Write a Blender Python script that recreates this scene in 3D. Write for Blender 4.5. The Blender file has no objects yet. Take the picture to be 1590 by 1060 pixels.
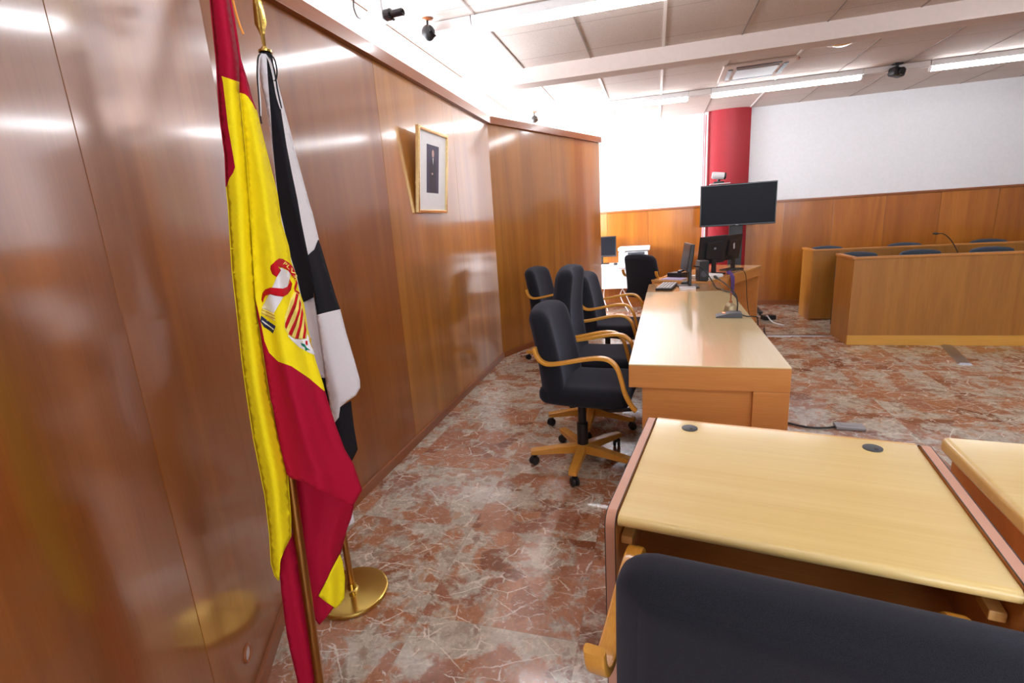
import bpy, bmesh, math, random
from mathutils import Vector, Matrix, geometry
PI = math.pi
R_ = math.radians
sc = bpy.context.scene
C = sc.collection
random.seed(7)

# ---------------------------------------------------------------- camera
FPX, CX, CY = 766.26, 795.0, 530.0
CAMP = Vector((0, 0, 1.43))
CF = Vector((-0.2772645, 0.9319431, -0.2336802)).normalized()
CR = Vector((0.9607817, 0.2701462, -0.0626059)).normalized()
CU = CR.cross(CF).normalized()
cd = bpy.data.cameras.new('camera')
cam = bpy.data.objects.new('camera', cd); C.objects.link(cam)
cd.sensor_width = 36; cd.lens = FPX * 36 / 1590
cd.clip_start = 0.02
cam.matrix_world = Matrix(((CR.x, CU.x, -CF.x, CAMP.x), (CR.y, CU.y, -CF.y, CAMP.y), (CR.z, CU.z, -CF.z, CAMP.z), (0, 0, 0, 1)))
sc.camera = cam

# ---------------------------------------------------------------- world, exposure, daylight
sc.view_settings.view_transform = 'Standard'
sc.view_settings.look = 'None'
sc.view_settings.gamma = 1
sc.view_settings.exposure = 0.0
w = bpy.data.worlds.new('world'); sc.world = w; w.use_nodes = True
w.node_tree.nodes['Background'].inputs[0].default_value = (0.80, 0.88, 1.0, 1)
w.node_tree.nodes['Background'].inputs[1].default_value = 1.5
CEIL = 2.77
LAMP_E = 31.0

def area(name, loc, rot, sx, sy, power, col=(1, 1, 1), spread=180):
    l = bpy.data.lights.new(name, 'AREA'); l.shape = 'RECTANGLE'; l.size = sx; l.size_y = sy
    l.energy = power; l.color = col; l.spread = R_(spread)
    o = bpy.data.objects.new(name, l); C.objects.link(o); o.location = loc; o.rotation_euler = rot
    return o
WIN_Y = [(0.6, 2.6), (3.2, 5.2), (5.7, 7.7)]
for i, (a, b) in enumerate(WIN_Y):
    area('daylight_window', (-3.52, (a + b) / 2, 1.75), (0, R_(-90), 0), 1.5, b - a, (260, 440, 560)[i], (0.86, 0.92, 1.0))
# daylight from the windows at the back of the room, behind the photographer
area('daylight_back_window', (2.6, -3.62, 1.7), (R_(90), 0, 0), 4.5, 1.4, 110, (0.86, 0.92, 1.0))

# ---------------------------------------------------------------- material helpers
def new_mat(name):
    m = bpy.data.materials.new(name); m.use_nodes = True
    nt = m.node_tree; return m, nt, nt.nodes['Principled BSDF']
def N(nt, t, **kw):
    n = nt.nodes.new(t)
    for k, v in kw.items():
        if k.startswith('i_'):
            key = k[2:]
            key = int(key) if key.isdigit() else key.replace('_', ' ')
            s = n.inputs[key]
            if hasattr(v, 'is_output') or isinstance(v, bpy.types.NodeSocket): nt.links.new(v, s)
            else: s.default_value = v
        else: setattr(n, k, v)
    return n
def ramp(nt, fac, stops):
    n = nt.nodes.new('ShaderNodeValToRGB'); nt.links.new(fac, n.inputs[0])
    e = n.color_ramp.elements
    while len(e) < len(stops): e.new(0.5)
    for el, (p, c) in zip(e, stops): el.position = p; el.color = (*c, 1) if len(c) == 3 else c
    return n.outputs[0]
def srgb(r, g, b):
    f = lambda c: (c / 255 / 12.92) if c / 255 <= 0.04045 else ((c / 255 + 0.055) / 1.055) ** 2.4
    return (f(r), f(g), f(b))
def mix(nt, fac, a, b, mode='MIX'):
    n = nt.nodes.new('ShaderNodeMix'); n.data_type = 'RGBA'; n.blend_type = mode
    for s, v in ((n.inputs[0], fac), (n.inputs[6], a), (n.inputs[7], b)):
        if isinstance(v, bpy.types.NodeSocket): nt.links.new(v, s)
        elif isinstance(v, (int, float)): s.default_value = v
        else: s.default_value = (*v, 1)
    return n.outputs[2]
def math_(nt, op, a, b=None, c=None):
    n = nt.nodes.new('ShaderNodeMath'); n.operation = op
    for s, v in zip(n.inputs, (a, b, c)):
        if v is None: continue
        if isinstance(v, bpy.types.NodeSocket): nt.links.new(v, s)
        else: s.default_value = v
    return n.outputs[0]
def plain(name, col, rough=0.5, metal=0.0, bump=0, bscale=200, var=0.0, spec=0.5):
    m, nt, b = new_mat(name)
    b.inputs['Roughness'].default_value = rough; b.inputs['Metallic'].default_value = metal
    b.inputs['Specular IOR Level'].default_value = spec
    tc = N(nt, 'ShaderNodeTexCoord')
    no = N(nt, 'ShaderNodeTexNoise', i_Vector=tc.outputs['Object'], i_Scale=bscale * 0.12, i_Detail=4.0)
    v = max(var, 0.03)
    nt.links.new(ramp(nt, no.outputs[0], [(0.25, tuple(c * (1 - v) for c in col)), (0.75, tuple(min(1, c * (1 + v)) for c in col))]), b.inputs['Base Color'])
    if bump:
        n2 = N(nt, 'ShaderNodeTexNoise', i_Vector=tc.outputs['Object'], i_Scale=float(bscale), i_Detail=3.0)
        bp = N(nt, 'ShaderNodeBump', i_Strength=bump, i_Distance=0.002, i_Height=n2.outputs[0])
        nt.links.new(bp.outputs[0], b.inputs['Normal'])
    return m
def wood(name, dark, light, axis='z', rough=0.3, scale=1.0, coat=0.0, figure=0.5, bump=0.05, seed=0.0):
    m, nt, b = new_mat(name)
    tc = N(nt, 'ShaderNodeTexCoord')
    sv = {'x': (0.5, 9, 9), 'y': (9, 0.5, 9), 'z': (9, 9, 0.5)}[axis]
    fv = {'x': (4, 190, 190), 'y': (190, 4, 190), 'z': (190, 190, 4)}[axis]
    mp = N(nt, 'ShaderNodeMapping', i_Vector=tc.outputs['Object'], i_Scale=tuple(v * scale for v in sv), i_Location=(seed, seed * 1.3, seed * .7))
    mf = N(nt, 'ShaderNodeMapping', i_Vector=tc.outputs['Object'], i_Scale=tuple(v * scale for v in fv), i_Location=(seed, seed, seed))
    a = N(nt, 'ShaderNodeTexNoise', i_Vector=mp.outputs[0], i_Scale=0.6, i_Detail=6.0, i_Roughness=0.6, i_Distortion=0.8)
    f = N(nt, 'ShaderNodeTexNoise', i_Vector=mf.outputs[0], i_Scale=1.0, i_Detail=3.0)
    s = math_(nt, 'ADD', math_(nt, 'MULTIPLY', a.outputs[0], figure * 1.5), math_(nt, 'MULTIPLY', f.outputs[0], 1 - figure))
    s = math_(nt, 'SUBTRACT', s, (figure * 1.5 + 1 - figure) * 0.5 - 0.5)
    nt.links.new(ramp(nt, s, [(0.3, dark), (0.7, light)]), b.inputs['Base Color'])
    b.inputs['Roughness'].default_value = rough
    if coat: b.inputs['Coat Weight'].default_value = coat; b.inputs['Coat Roughness'].default_value = rough * 0.30
    if bump:
        bp = N(nt, 'ShaderNodeBump', i_Strength=bump, i_Distance=0.0015, i_Height=f.outputs[0])
        nt.links.new(bp.outputs[0], b.inputs['Normal'])
    return m

def marble():
    m, nt, b = new_mat('red_marble_tiles')
    tc = N(nt, 'ShaderNodeTexCoord')
    sep = N(nt, 'ShaderNodeSeparateXYZ', i_Vector=tc.outputs['Object'])
    TX, TY, X0, Y0 = 0.60, 0.56, -0.25, 1.41
    ux = math_(nt, 'DIVIDE', math_(nt, 'SUBTRACT', sep.outputs[0], X0), TX)
    uy = math_(nt, 'DIVIDE', math_(nt, 'SUBTRACT', sep.outputs[1], Y0), TY)
    ix, iy = math_(nt, 'FLOOR', ux), math_(nt, 'FLOOR', uy)
    fx, fy = math_(nt, 'FRACT', ux), math_(nt, 'FRACT', uy)
    cid = N(nt, 'ShaderNodeCombineXYZ', i_X=ix, i_Y=iy)
    wn = N(nt, 'ShaderNodeTexWhiteNoise', i_Vector=cid.outputs[0])
    wn.noise_dimensions = '3D'
    off = N(nt, 'ShaderNodeVectorMath', operation='SCALE', i_0=wn.outputs['Color'], i_Scale=23.0)
    co0 = N(nt, 'ShaderNodeVectorMath', operation='ADD', i_0=tc.outputs['Object'], i_1=off.outputs[0])
    # distortion
    dn = N(nt, 'ShaderNodeTexNoise', i_Vector=co0.outputs[0], i_Scale=6.0, i_Detail=5.0, i_Roughness=0.65)
    dsc = N(nt, 'ShaderNodeVectorMath', operation='SCALE', i_0=dn.outputs['Color'], i_Scale=0.16)
    co = N(nt, 'ShaderNodeVectorMath', operation='ADD', i_0=co0.outputs[0], i_1=dsc.outputs[0])
    # clasts
    v1 = N(nt, 'ShaderNodeTexVoronoi', i_Vector=co.outputs[0], i_Scale=5.5)
    v1s = N(nt, 'ShaderNodeSeparateColor', i_Color=v1.outputs['Color'])
    red = ramp(nt, v1s.outputs[0], [(0.0, srgb(128, 76, 52)), (0.35, srgb(172, 114, 80)), (0.7, srgb(184, 130, 98)), (1.0, srgb(156, 106, 86))])
    nr = N(nt, 'ShaderNodeTexNoise', i_Vector=co.outputs[0], i_Scale=14.0, i_Detail=5.0, i_Roughness=0.7)
    red = mix(nt, 1.0, red, ramp(nt, nr.outputs[0], [(0.3, (0.80, 0.78, 0.76)), (0.7, (1.12, 1.12, 1.12))]), 'MULTIPLY')
    v2 = N(nt, 'ShaderNodeTexVoronoi', i_Vector=co.outputs[0], i_Scale=20.0)
    v2s = N(nt, 'ShaderNodeSeparateColor', i_Color=v2.outputs['Color'])
    grey = ramp(nt, v2s.outputs[1], [(0.0, srgb(146, 122, 104)), (0.3, srgb(178, 164, 148)), (0.75, srgb(202, 194, 178)), (0.86, srgb(188, 160, 134)), (1.0, srgb(172, 108, 72))])
    e1 = N(nt, 'ShaderNodeTexVoronoi', i_Vector=co.outputs[0], i_Scale=20.0, feature='DISTANCE_TO_EDGE')
    web = ramp(nt, e1.outputs[0], [(0.0, (0.9, 0.9, 0.9)), (0.08, (0.5, 0.5, 0.5)), (0.25, (0, 0, 0))])
    nw = N(nt, 'ShaderNodeTexNoise', i_Vector=co.outputs[0], i_Scale=32.0, i_Detail=5.0, i_Roughness=0.7)
    webc = ramp(nt, nw.outputs[0], [(0.35, srgb(164, 150, 134)), (0.65, srgb(222, 214, 198))])
    grey2 = mix(nt, web, grey, webc)
    big = N(nt, 'ShaderNodeTexNoise', i_Vector=co0.outputs[0], i_Scale=2.9, i_Detail=9.0, i_Roughness=0.70, i_Distortion=0.3)
    msk = ramp(nt, big.outputs[0], [(0.47, (0, 0, 0)), (0.50, (0.6, 0.6, 0.6)), (0.53, (1, 1, 1))])
    col = mix(nt, msk, red, grey2)
    e2 = N(nt, 'ShaderNodeTexVoronoi', i_Vector=co.outputs[0], i_Scale=5.5, feature='DISTANCE_TO_EDGE')
    e2m = ramp(nt, e2.outputs[0], [(0.0, (0.7, 0.7, 0.7)), (0.03, (0.25, 0.25, 0.25)), (0.07, (0, 0, 0))])
    n3 = N(nt, 'ShaderNodeTexNoise', i_Vector=co0.outputs[0], i_Scale=7.0, i_Detail=2.0)
    e2k = math_(nt, 'MULTIPLY', e2m, ramp(nt, n3.outputs[0], [(0.42, (0, 0, 0)), (0.6, (1, 1, 1))]))
    col = mix(nt, e2k, col, webc)
    # thin white cracks: zero lines of stretched noise, present only here and there
    def crack(scale, loc, width, thr, strength, col):
        mp = N(nt, 'ShaderNodeMapping', i_Vector=co0.outputs[0], i_Location=loc, i_Rotation=(0, 0, loc[0]))
        na = N(nt, 'ShaderNodeTexNoise', i_Vector=mp.outputs[0], i_Scale=scale, i_Detail=4.0, i_Roughness=0.55)
        d = math_(nt, 'ABSOLUTE', math_(nt, 'SUBTRACT', na.outputs[0], 0.5))
        ln = ramp(nt, d, [(0.0, (1, 1, 1)), (width * 0.5, (0.8, 0.8, 0.8)), (width, (0, 0, 0))])
        nb = N(nt, 'ShaderNodeTexNoise', i_Vector=mp.outputs[0], i_Scale=scale * 1.7, i_Detail=1.0)
        k = math_(nt, 'MULTIPLY', math_(nt, 'MULTIPLY', ln, ramp(nt, nb.outputs[0], [(thr, (0, 0, 0)), (thr + 0.06, (1, 1, 1))])), strength)
        return mix(nt, k, col, srgb(236, 226, 214))
    # angular fractures: edges of large irregular cells, broken up by noise
    def fracture(scale, loc, width, thr, strength, col, dist):
        ds = N(nt, 'ShaderNodeVectorMath', operation='SCALE', i_0=dn.outputs['Color'], i_Scale=dist)
        mp = N(nt, 'ShaderNodeMapping', i_Vector=N(nt, 'ShaderNodeVectorMath', operation='ADD', i_0=co0.outputs[0], i_1=ds.outputs[0]).outputs[0], i_Location=loc, i_Rotation=(0, 0, loc[0]), i_Scale=(1, 1.7, 1))
        va = N(nt, 'ShaderNodeTexVoronoi', i_Vector=mp.outputs[0], i_Scale=scale, feature='DISTANCE_TO_EDGE')
        ln = ramp(nt, va.outputs[0], [(0.0, (1, 1, 1)), (width * 0.5, (0.8, 0.8, 0.8)), (width, (0, 0, 0))])
        nb = N(nt, 'ShaderNodeTexNoise', i_Vector=mp.outputs[0], i_Scale=scale * 1.5, i_Detail=2.0)
        k = math_(nt, 'MULTIPLY', math_(nt, 'MULTIPLY', ln, ramp(nt, nb.outputs[0], [(thr, (0, 0, 0)), (thr + 0.08, (1, 1, 1))])), strength)
        return mix(nt, k, col, srgb(236, 226, 212))
    col = fracture(3.0, (1.3, 4.1, 0.0), 0.012, 0.47, 0.9, col, 0.05)
    col = fracture(6.0, (2.4, 9.7, 3.0), 0.022, 0.50, 0.85, col, 0.06)
    col = fracture(13.0, (0.5, 5.7, 7.0), 0.04, 0.56, 0.6, col, 0.07)
    col = fracture(24.0, (3.5, 2.7, 5.0), 0.05, 0.57, 0.5, col, 0.05)
    # fine mottling
    nf = N(nt, 'ShaderNodeTexNoise', i_Vector=co0.outputs[0], i_Scale=70.0, i_Detail=4.0)
    mot = ramp(nt, nf.outputs[0], [(0.3, (0.82, 0.82, 0.82)), (0.7, (1.10, 1.10, 1.10))])
    col = mix(nt, 1.0, col, mot, 'MULTIPLY')
    # tile joints
    j = 0.003
    jx = math_(nt, 'MINIMUM', fx, math_(nt, 'SUBTRACT', 1.0, fx)); jy = math_(nt, 'MINIMUM', fy, math_(nt, 'SUBTRACT', 1.0, fy))
    jm = math_(nt, 'LESS_THAN', math_(nt, 'MINIMUM', jx, jy), j)
    col = mix(nt, math_(nt, 'MULTIPLY', jm, 0.25), col, srgb(120, 95, 85))
    nt.links.new(col, b.inputs['Base Color'])
    b.inputs['Roughness'].default_value = 0.13
    b.inputs['Specular IOR Level'].default_value = 0.6
    return m

def ceiling_mat():
    m, nt, b = new_mat('mineral_fibre_tiles')
    tc = N(nt, 'ShaderNodeTexCoord')
    n = N(nt, 'ShaderNodeTexNoise', i_Vector=tc.outputs['Object'], i_Scale=90.0, i_Detail=3.0)
    c = ramp(nt, n.outputs[0], [(0.3, srgb(198, 184, 175)), (0.7, srgb(212, 198, 190))])
    sep = N(nt, 'ShaderNodeSeparateXYZ', i_Vector=tc.outputs['Object'])
    fy = math_(nt, 'FRACT', math_(nt, 'DIVIDE', math_(nt, 'SUBTRACT', sep.outputs[1], 5.73), 0.6))
    j = math_(nt, 'LESS_THAN', math_(nt, 'MINIMUM', fy, math_(nt, 'SUBTRACT', 1.0, fy)), 0.006)
    c = mix(nt, math_(nt, 'MULTIPLY', j, 0.6), c, srgb(120, 105, 98))
    nt.links.new(c, b.inputs['Base Color'])
    b.inputs['Roughness'].default_value = 0.9
    bp = N(nt, 'ShaderNodeBump', i_Strength=0.2, i_Distance=0.003, i_Height=n.outputs[0]); nt.links.new(bp.outputs[0], b.inputs['Normal'])
    return m
def emit(name, col, e):
    m, nt, b = new_mat(name)
    b.inputs['Base Color'].default_value = (*col, 1)
    b.inputs['Emission Color'].default_value = (*col, 1); b.inputs['Emission Strength'].default_value = e
    return m
def fabric(name, col, scale=900):
    m, nt, b = new_mat(name)
    tc = N(nt, 'ShaderNodeTexCoord')
    n = N(nt, 'ShaderNodeTexNoise', i_Vector=tc.outputs['Object'], i_Scale=float(scale), i_Detail=2.0)
    nt.links.new(ramp(nt, n.outputs[0], [(0.3, tuple(c * 0.6 for c in col)), (0.7, tuple(c * 1.4 for c in col))]), b.inputs['Base Color'])
    b.inputs['Roughness'].default_value = 0.95; b.inputs['Specular IOR Level'].default_value = 0.2
    b.inputs['Sheen Weight'].default_value = 0.15
    b.inputs['Sheen Tint'].default_value = (0.7, 0.75, 1, 1)
    bp = N(nt, 'ShaderNodeBump', i_Strength=0.35, i_Distance=0.001, i_Height=n.outputs[0]); nt.links.new(bp.outputs[0], b.inputs['Normal'])
    return m
def silk(name, col):
    m, nt, b = new_mat(name)
    tc = N(nt, 'ShaderNodeTexCoord')
    n = N(nt, 'ShaderNodeTexNoise', i_Vector=tc.outputs['Object'], i_Scale=500.0, i_Detail=2.0)
    nt.links.new(ramp(nt, n.outputs[0], [(0.3, tuple(c * 0.94 for c in col)), (0.7, tuple(min(1, c * 1.04) for c in col))]), b.inputs['Base Color'])
    b.inputs['Roughness'].default_value = 0.7; b.inputs['Specular IOR Level'].default_value = 0.12
    return m

M = {}
M['marble'] = marble()
M['ceiling'] = ceiling_mat()
M['wallA'] = wood('veneer_brown', srgb(126, 68, 22), srgb(156, 92, 36), 'z', 0.40, 0.8, 1.0, 0.75, 0.0, 1)
M['wallB'] = wood('veneer_red_brown', srgb(128, 68, 20), srgb(158, 92, 32), 'z', 0.40, 0.8, 1.0, 0.75, 0.0, 5)
M['wallC'] = wood('veneer_golden', srgb(152, 90, 20), srgb(186, 122, 38), 'z', 0.40, 0.8, 1.0, 0.75, 0.0, 9)
M['wainscot'] = wood('veneer_wainscot', srgb(170, 88, 26), srgb(208, 120, 44), 'z', 0.3, 1.0, 0.2, 0.6, 0.04, 13)
M['trim'] = wood('trim_wood', srgb(140, 76, 40), srgb(172, 102, 58), 'y', 0.3, 1.0, 0.2)
M['trimx'] = wood('trim_wood_x', srgb(132, 72, 32), srgb(160, 92, 44), 'x', 0.3, 1.0, 0.2)
M['bench'] = wood('bench_veneer', srgb(150, 96, 30), srgb(182, 124, 50), 'z', 0.38, 1.0, 0.15, 0.6, 0.04, 3)
M['bench_rim'] = wood('bench_rim_wood', srgb(178, 114, 46), srgb(202, 138, 66), 'x', 0.3)
M['plinth'] = wood('pale_plinth_wood', srgb(206, 150, 62), srgb(226, 172, 82), 'x', 0.35)
M['beech'] = wood('beech_laminate_side', srgb(202, 132, 66), srgb(222, 152, 84), 'x', 0.4, 1.4, 0, 0.5)
M['beech_top'] = wood('beech_laminate_top', srgb(234, 200, 126), srgb(247, 222, 152), 'x', 0.32, 0.5, 0.5, 0.7, 0.0)
M['oak_top'] = wood('beech_laminate_top_long', srgb(230, 202, 140), srgb(246, 222, 164), 'y', 0.30, 0.5, 0.9, 0.7, 0.0)
M['oak_top2'] = wood('laminate_top_orange', srgb(206, 150, 88), srgb(224, 170, 104), 'y', 0.16, 0.5, 0.5, 0.7, 0.0)
M['edge'] = wood('beech_edge', srgb(222, 168, 96), srgb(238, 186, 112), 'x', 0.25, 1.0, 0.3)
M['pinkedge'] = plain('salmon_edge_band', srgb(214, 160, 134), 0.4)
M['armwood'] = wood('bent_beech', srgb(208, 142, 50), srgb(232, 170, 72), 'x', 0.25, 2.0, 0.4, 0.5)
M['fabric'] = fabric('black_wool', (0.0135, 0.0145, 0.020))
M['blue'] = fabric('blue_grey_wool', (0.055, 0.070, 0.095))
M['black'] = plain('black_plastic', (0.016, 0.016, 0.018), 0.42, 0, 0.1, 400)
M['blackgloss'] = plain('black_gloss', (0.008, 0.008, 0.010), 0.12)
M['screen'] = plain('dark_screen', (0.008, 0.009, 0.013), 0.35, spec=0.12)
M['grey'] = plain('grey_plastic', (0.35, 0.36, 0.38), 0.4)
M['darkgrey'] = plain('dark_grey_plastic', (0.075, 0.08, 0.095), 0.45)
M['lightgrey'] = plain('light_grey_plastic', (0.62, 0.62, 0.64), 0.4)
M['white'] = plain('white_plastic', (0.88, 0.88, 0.89), 0.4)
M['whitewall'] = plain('white_wall_paint', (0.80, 0.80, 0.82), 0.85, 0, 0.1, 300)
M['beam'] = plain('cream_beam_paint', srgb(214, 198, 190), 0.7)
M['tbar'] = plain('white_ceiling_bar', srgb(238, 232, 230), 0.5)
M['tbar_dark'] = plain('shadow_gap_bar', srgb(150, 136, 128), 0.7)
M['red'] = plain('red_paint', srgb(160, 26, 38), 0.5, 0, 0.15, 250)
M['brass'] = plain('polished_brass', srgb(206, 178, 96), 0.2, 1.0)
M['brass_pole'] = plain('brass_pole', srgb(176, 128, 72), 0.28, 1.0)
M['gold'] = plain('gold_frame', srgb(224, 196, 140), 0.22, 1.0)
M['steel'] = plain('steel', srgb(190, 192, 198), 0.3, 1.0)
M['alu'] = plain('aluminium', srgb(170, 172, 178), 0.38, 0.9)
M['tube'] = emit('lamp_tube', (0.93, 0.96, 1.0), LAMP_E)
M['flag_red'] = silk('flag_red', srgb(172, 18, 52))
M['flag_yellow'] = silk('flag_yellow', srgb(255, 232, 30))
M['flag_black'] = silk('flag_black', srgb(38, 38, 44))
M['flag_white'] = silk('flag_white', srgb(244, 243, 250))
M['emb_red'] = silk('emblem_red', srgb(196, 22, 36))
M['emb_yellow'] = silk('emblem_pale_yellow', srgb(246, 228, 120))
M['emb_white'] = silk('emblem_white', srgb(240, 240, 246))
M['emb_navy'] = silk('emblem_navy', srgb(42, 44, 84))
M['emb_green'] = silk('emblem_green', srgb(30, 128, 96))
M['emb_gold'] = silk('emblem_gold', srgb(206, 170, 60))
M['paper'] = plain('white_paper', (0.85, 0.86, 0.88), 0.7)
M['mat'] = plain('white_mount_board', (0.93, 0.94, 0.96), 0.35)
M['photo'] = plain('dark_violet_print', srgb(62, 52, 84), 0.5)
M['suit'] = plain('dark_suit_print', srgb(40, 32, 52), 0.5)
M['skin'] = plain('skin_print', srgb(206, 168, 160), 0.5)
M['purple'] = plain('purple_cable', srgb(96, 58, 150), 0.5)
M['whitecable'] = plain('white_cable', (0.85, 0.85, 0.86), 0.5)
M['glint'] = plain('finial_glint', srgb(236, 150, 50), 0.5)  # orange of the finial's reflection, put into the colour
M['led'] = emit('red_led', (1.0, 0.25, 0.12), 2.0)
M['bell'] = plain('aged_bell_metal', srgb(176, 160, 128), 0.4, 0.6)
M['lilac'] = plain('lilac_paper', srgb(176, 168, 210), 0.6)

# ---------------------------------------------------------------- mesh helpers
def V3(*a): return Vector(a)
def add_box(bm, c, s, rot=None, bevel=0.0, seg=2, mi=0):
    r = bmesh.ops.create_cube(bm, size=1.0)
    vs = r['verts']
    mt = Matrix.Translation(Vector(c)) @ (rot.to_4x4() if rot is not None else Matrix.Identity(4)) @ Matrix.Diagonal((*s, 1))
    bmesh.ops.transform(bm, matrix=mt, verts=vs)
    fs = set(f for v in vs for f in v.link_faces)
    if bevel:
        es = list(set(e for v in vs for e in v.link_edges))
        rr = bmesh.ops.bevel(bm, geom=es, offset=bevel, segments=seg, affect='EDGES', profile=0.5, clamp_overlap=True)
        fs |= set(rr['faces'])
    for f in fs:
        if f.is_valid: f.material_index = mi
def frames(pts):
    ts = []
    n = len(pts)
    for i in range(n):
        a = pts[max(i - 1, 0)]; b = pts[min(i + 1, n - 1)]
        ts.append((b - a).normalized())
    return ts
def sweep(bm, pts, prof, up=None, mi=0, closed_caps=True, scales=None):
    """sweep a closed 2d profile [(a,b)] along pts; a is along 'side', b along 'normal'"""
    pts = [Vector(p) for p in pts]; ts = frames(pts)
    rings = []; nrm = None
    for i, (p, t) in enumerate(zip(pts, ts)):
        if up is not None:
            side = Vector(up)
            side = (side - t * side.dot(t)).normalized()
        else:
            if nrm is None:
                side = t.orthogonal().normalized()
            else:
                side = (nrm - t * nrm.dot(t)).normalized()
            nrm = side
        nn = t.cross(side)
        k = scales[i] if scales else 1.0
        rings.append([bm.verts.new(p + side * a * k + nn * b * k) for a, b in prof])
    m = len(prof)
    for r0, r1 in zip(rings, rings[1:]):
        for j in range(m):
            f = bm.faces.new((r0[j], r0[(j + 1) % m], r1[(j + 1) % m], r1[j])); f.material_index = mi
    if closed_caps:
        f = bm.faces.new(rings[0][::-1]); f.material_index = mi
        f = bm.faces.new(rings[-1]); f.material_index = mi
def circ(r, n=10): return [(r * math.cos(2 * PI * i / n), r * math.sin(2 * PI * i / n)) for i in range(n)]
def rrect(w, h, r, k=3):
    o = []
    for cx, cy, a0 in ((w / 2 - r, h / 2 - r, 0), (-w / 2 + r, h / 2 - r, 90), (-w / 2 + r, -h / 2 + r, 180), (w / 2 - r, -h / 2 + r, 270)):
        for i in range(k + 1):
            a = R_(a0 + 90 * i / k); o.append((cx + r * math.cos(a), cy + r * math.sin(a)))
    return o
def tube(bm, pts, r, n=8, mi=0): sweep(bm, pts, circ(r, n), mi=mi)
def catmull(pts, k=6):
    pts = [Vector(p) for p in pts]; out = []
    P = [2 * pts[0] - pts[1]] + pts + [2 * pts[-1] - pts[-2]]
    for i in range(1, len(P) - 2):
        for j in range(k):
            t = j / k; p0, p1, p2, p3 = P[i - 1:i + 3]
            out.append(0.5 * ((2 * p1) + (-p0 + p2) * t + (2 * p0 - 5 * p1 + 4 * p2 - p3) * t * t + (-p0 + 3 * p1 - 3 * p2 + p3) * t ** 3))
    out.append(pts[-1]); return out
def lathe(bm, prof, c=(0, 0, 0), n=24, mi=0, rot=None):
    """prof: [(r,z)]"""
    c = Vector(c); rings = []
    for r, z in prof:
        ring = []
        for i in range(n):
            p = Vector((max(r, 1e-5) * math.cos(2 * PI * i / n), max(r, 1e-5) * math.sin(2 * PI * i / n), z))
            if rot is not None: p = rot @ p
            ring.append(bm.verts.new(c + p))
        rings.append(ring)
    for a, b in zip(rings, rings[1:]):
        for i in range(n):
            f = bm.faces.new((a[i], a[(i + 1) % n], b[(i + 1) % n], b[i])); f.material_index = mi
    bm.faces.new(rings[0][::-1]).material_index = mi; bm.faces.new(rings[-1]).material_index = mi
def prism(bm, poly, z0, z1, mi=0, bevel=0):
    vb = [bm.verts.new((x, y, z0)) for x, y in poly]; vt = [bm.verts.new((x, y, z1)) for x, y in poly]
    n = len(poly); fs = [bm.faces.new(vb[::-1]), bm.faces.new(vt)]
    for i in range(n): fs.append(bm.faces.new((vb[i], vb[(i + 1) % n], vt[(i + 1) % n], vt[i])))
    for f in fs: f.material_index = mi
    if bevel:
        es = list(set(e for f in fs for e in f.edges))
        bmesh.ops.bevel(bm, geom=es, offset=bevel, segments=3, affect='EDGES', profile=0.5, clamp_overlap=True)
def cushion(bm, size, r, n=10, fn=None, mi=0):
    """rounded box, then each vertex moved by fn"""
    L, W, H = size
    r = min(r, min(size) / 2 * 0.999)
    tmp = bmesh.new(); bmesh.ops.create_cube(tmp, size=2.0)
    bmesh.ops.subdivide_edges(tmp, edges=tmp.edges[:], cuts=n, use_grid_fill=True)
    mp = {}
    for v in tmp.verts:
        q = []
        for c_, s in zip(v.co, size):
            hh = s / 2; inner = hh - r
            # concentrate samples near the rim
            q.append(math.copysign(abs(c_) ** 0.6, c_) * hh if abs(c_) < 0.999 else math.copysign(hh, c_))
        p = Vector(q); inn = Vector([max(-(s / 2 - r), min(s / 2 - r, a)) for a, s in zip(p, size)])
        d = p - inn
        if d.length > 1e-9: p = inn + d.normalized() * r if max(abs(a) for a in v.co) > 0.999 else p
        if fn: p = Vector(fn(p))
        mp[v] = bm.verts.new(p)
    for f in tmp.faces:
        g = bm.faces.new([mp[v] for v in f.verts]); g.material_index = mi
    tmp.free()
def obj(name, bm, mat, parent=None, angle=35, loc=None, rot=None):
    bmesh.ops.recalc_face_normals(bm, faces=bm.faces[:])
    me = bpy.data.meshes.new(name); bm.to_mesh(me); bm.free()
    for mm in (mat if isinstance(mat, (list, tuple)) else [mat]):
        me.materials.append(M[mm] if isinstance(mm, str) else mm)
    me.shade_smooth(); me.set_sharp_from_angle(angle=R_(angle))
    o = bpy.data.objects.new(name, me); C.objects.link(o)
    if angle <= 35:
        wn = o.modifiers.new('weighted_normals', 'WEIGHTED_NORMAL'); wn.keep_sharp = True; wn.weight = 100
    if parent is not None: o.parent = parent
    if loc is not None: o.location = loc
    if rot is not None: o.rotation_euler = rot
    return o
def box_obj(name, c, s, mat, parent=None, bevel=0.0, rot=None):
    bm = bmesh.new(); add_box(bm, (0, 0, 0), s, None, bevel)
    o = obj(name, bm, mat, parent); o.location = c
    if rot: o.rotation_euler = rot
    return o
def tag(o, label=None, cat=None, group=None, kind=None):
    if label: o['label'] = label
    if cat: o['category'] = cat
    if group: o['group'] = group
    if kind: o['kind'] = kind
    return o
def thing(name, label, cat, loc=(0, 0, 0), rz=0, group=None):
    o = bpy.data.objects.new(name, None); C.objects.link(o); o.empty_display_size = 0.1
    o.location = loc; o.rotation_euler = (0, 0, rz)
    return tag(o, label, cat, group)
def struct(o, label=None, cat='wall'): 
    o['kind'] = 'structure'
    if label: o['label'] = label; o['category'] = cat
    return o
def copy_tree(o, parent=None):
    c = o.copy(); C.objects.link(c)
    if parent is not None: c.parent = parent
    for ch in list(o.children): copy_tree(ch, c)
    return c
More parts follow.
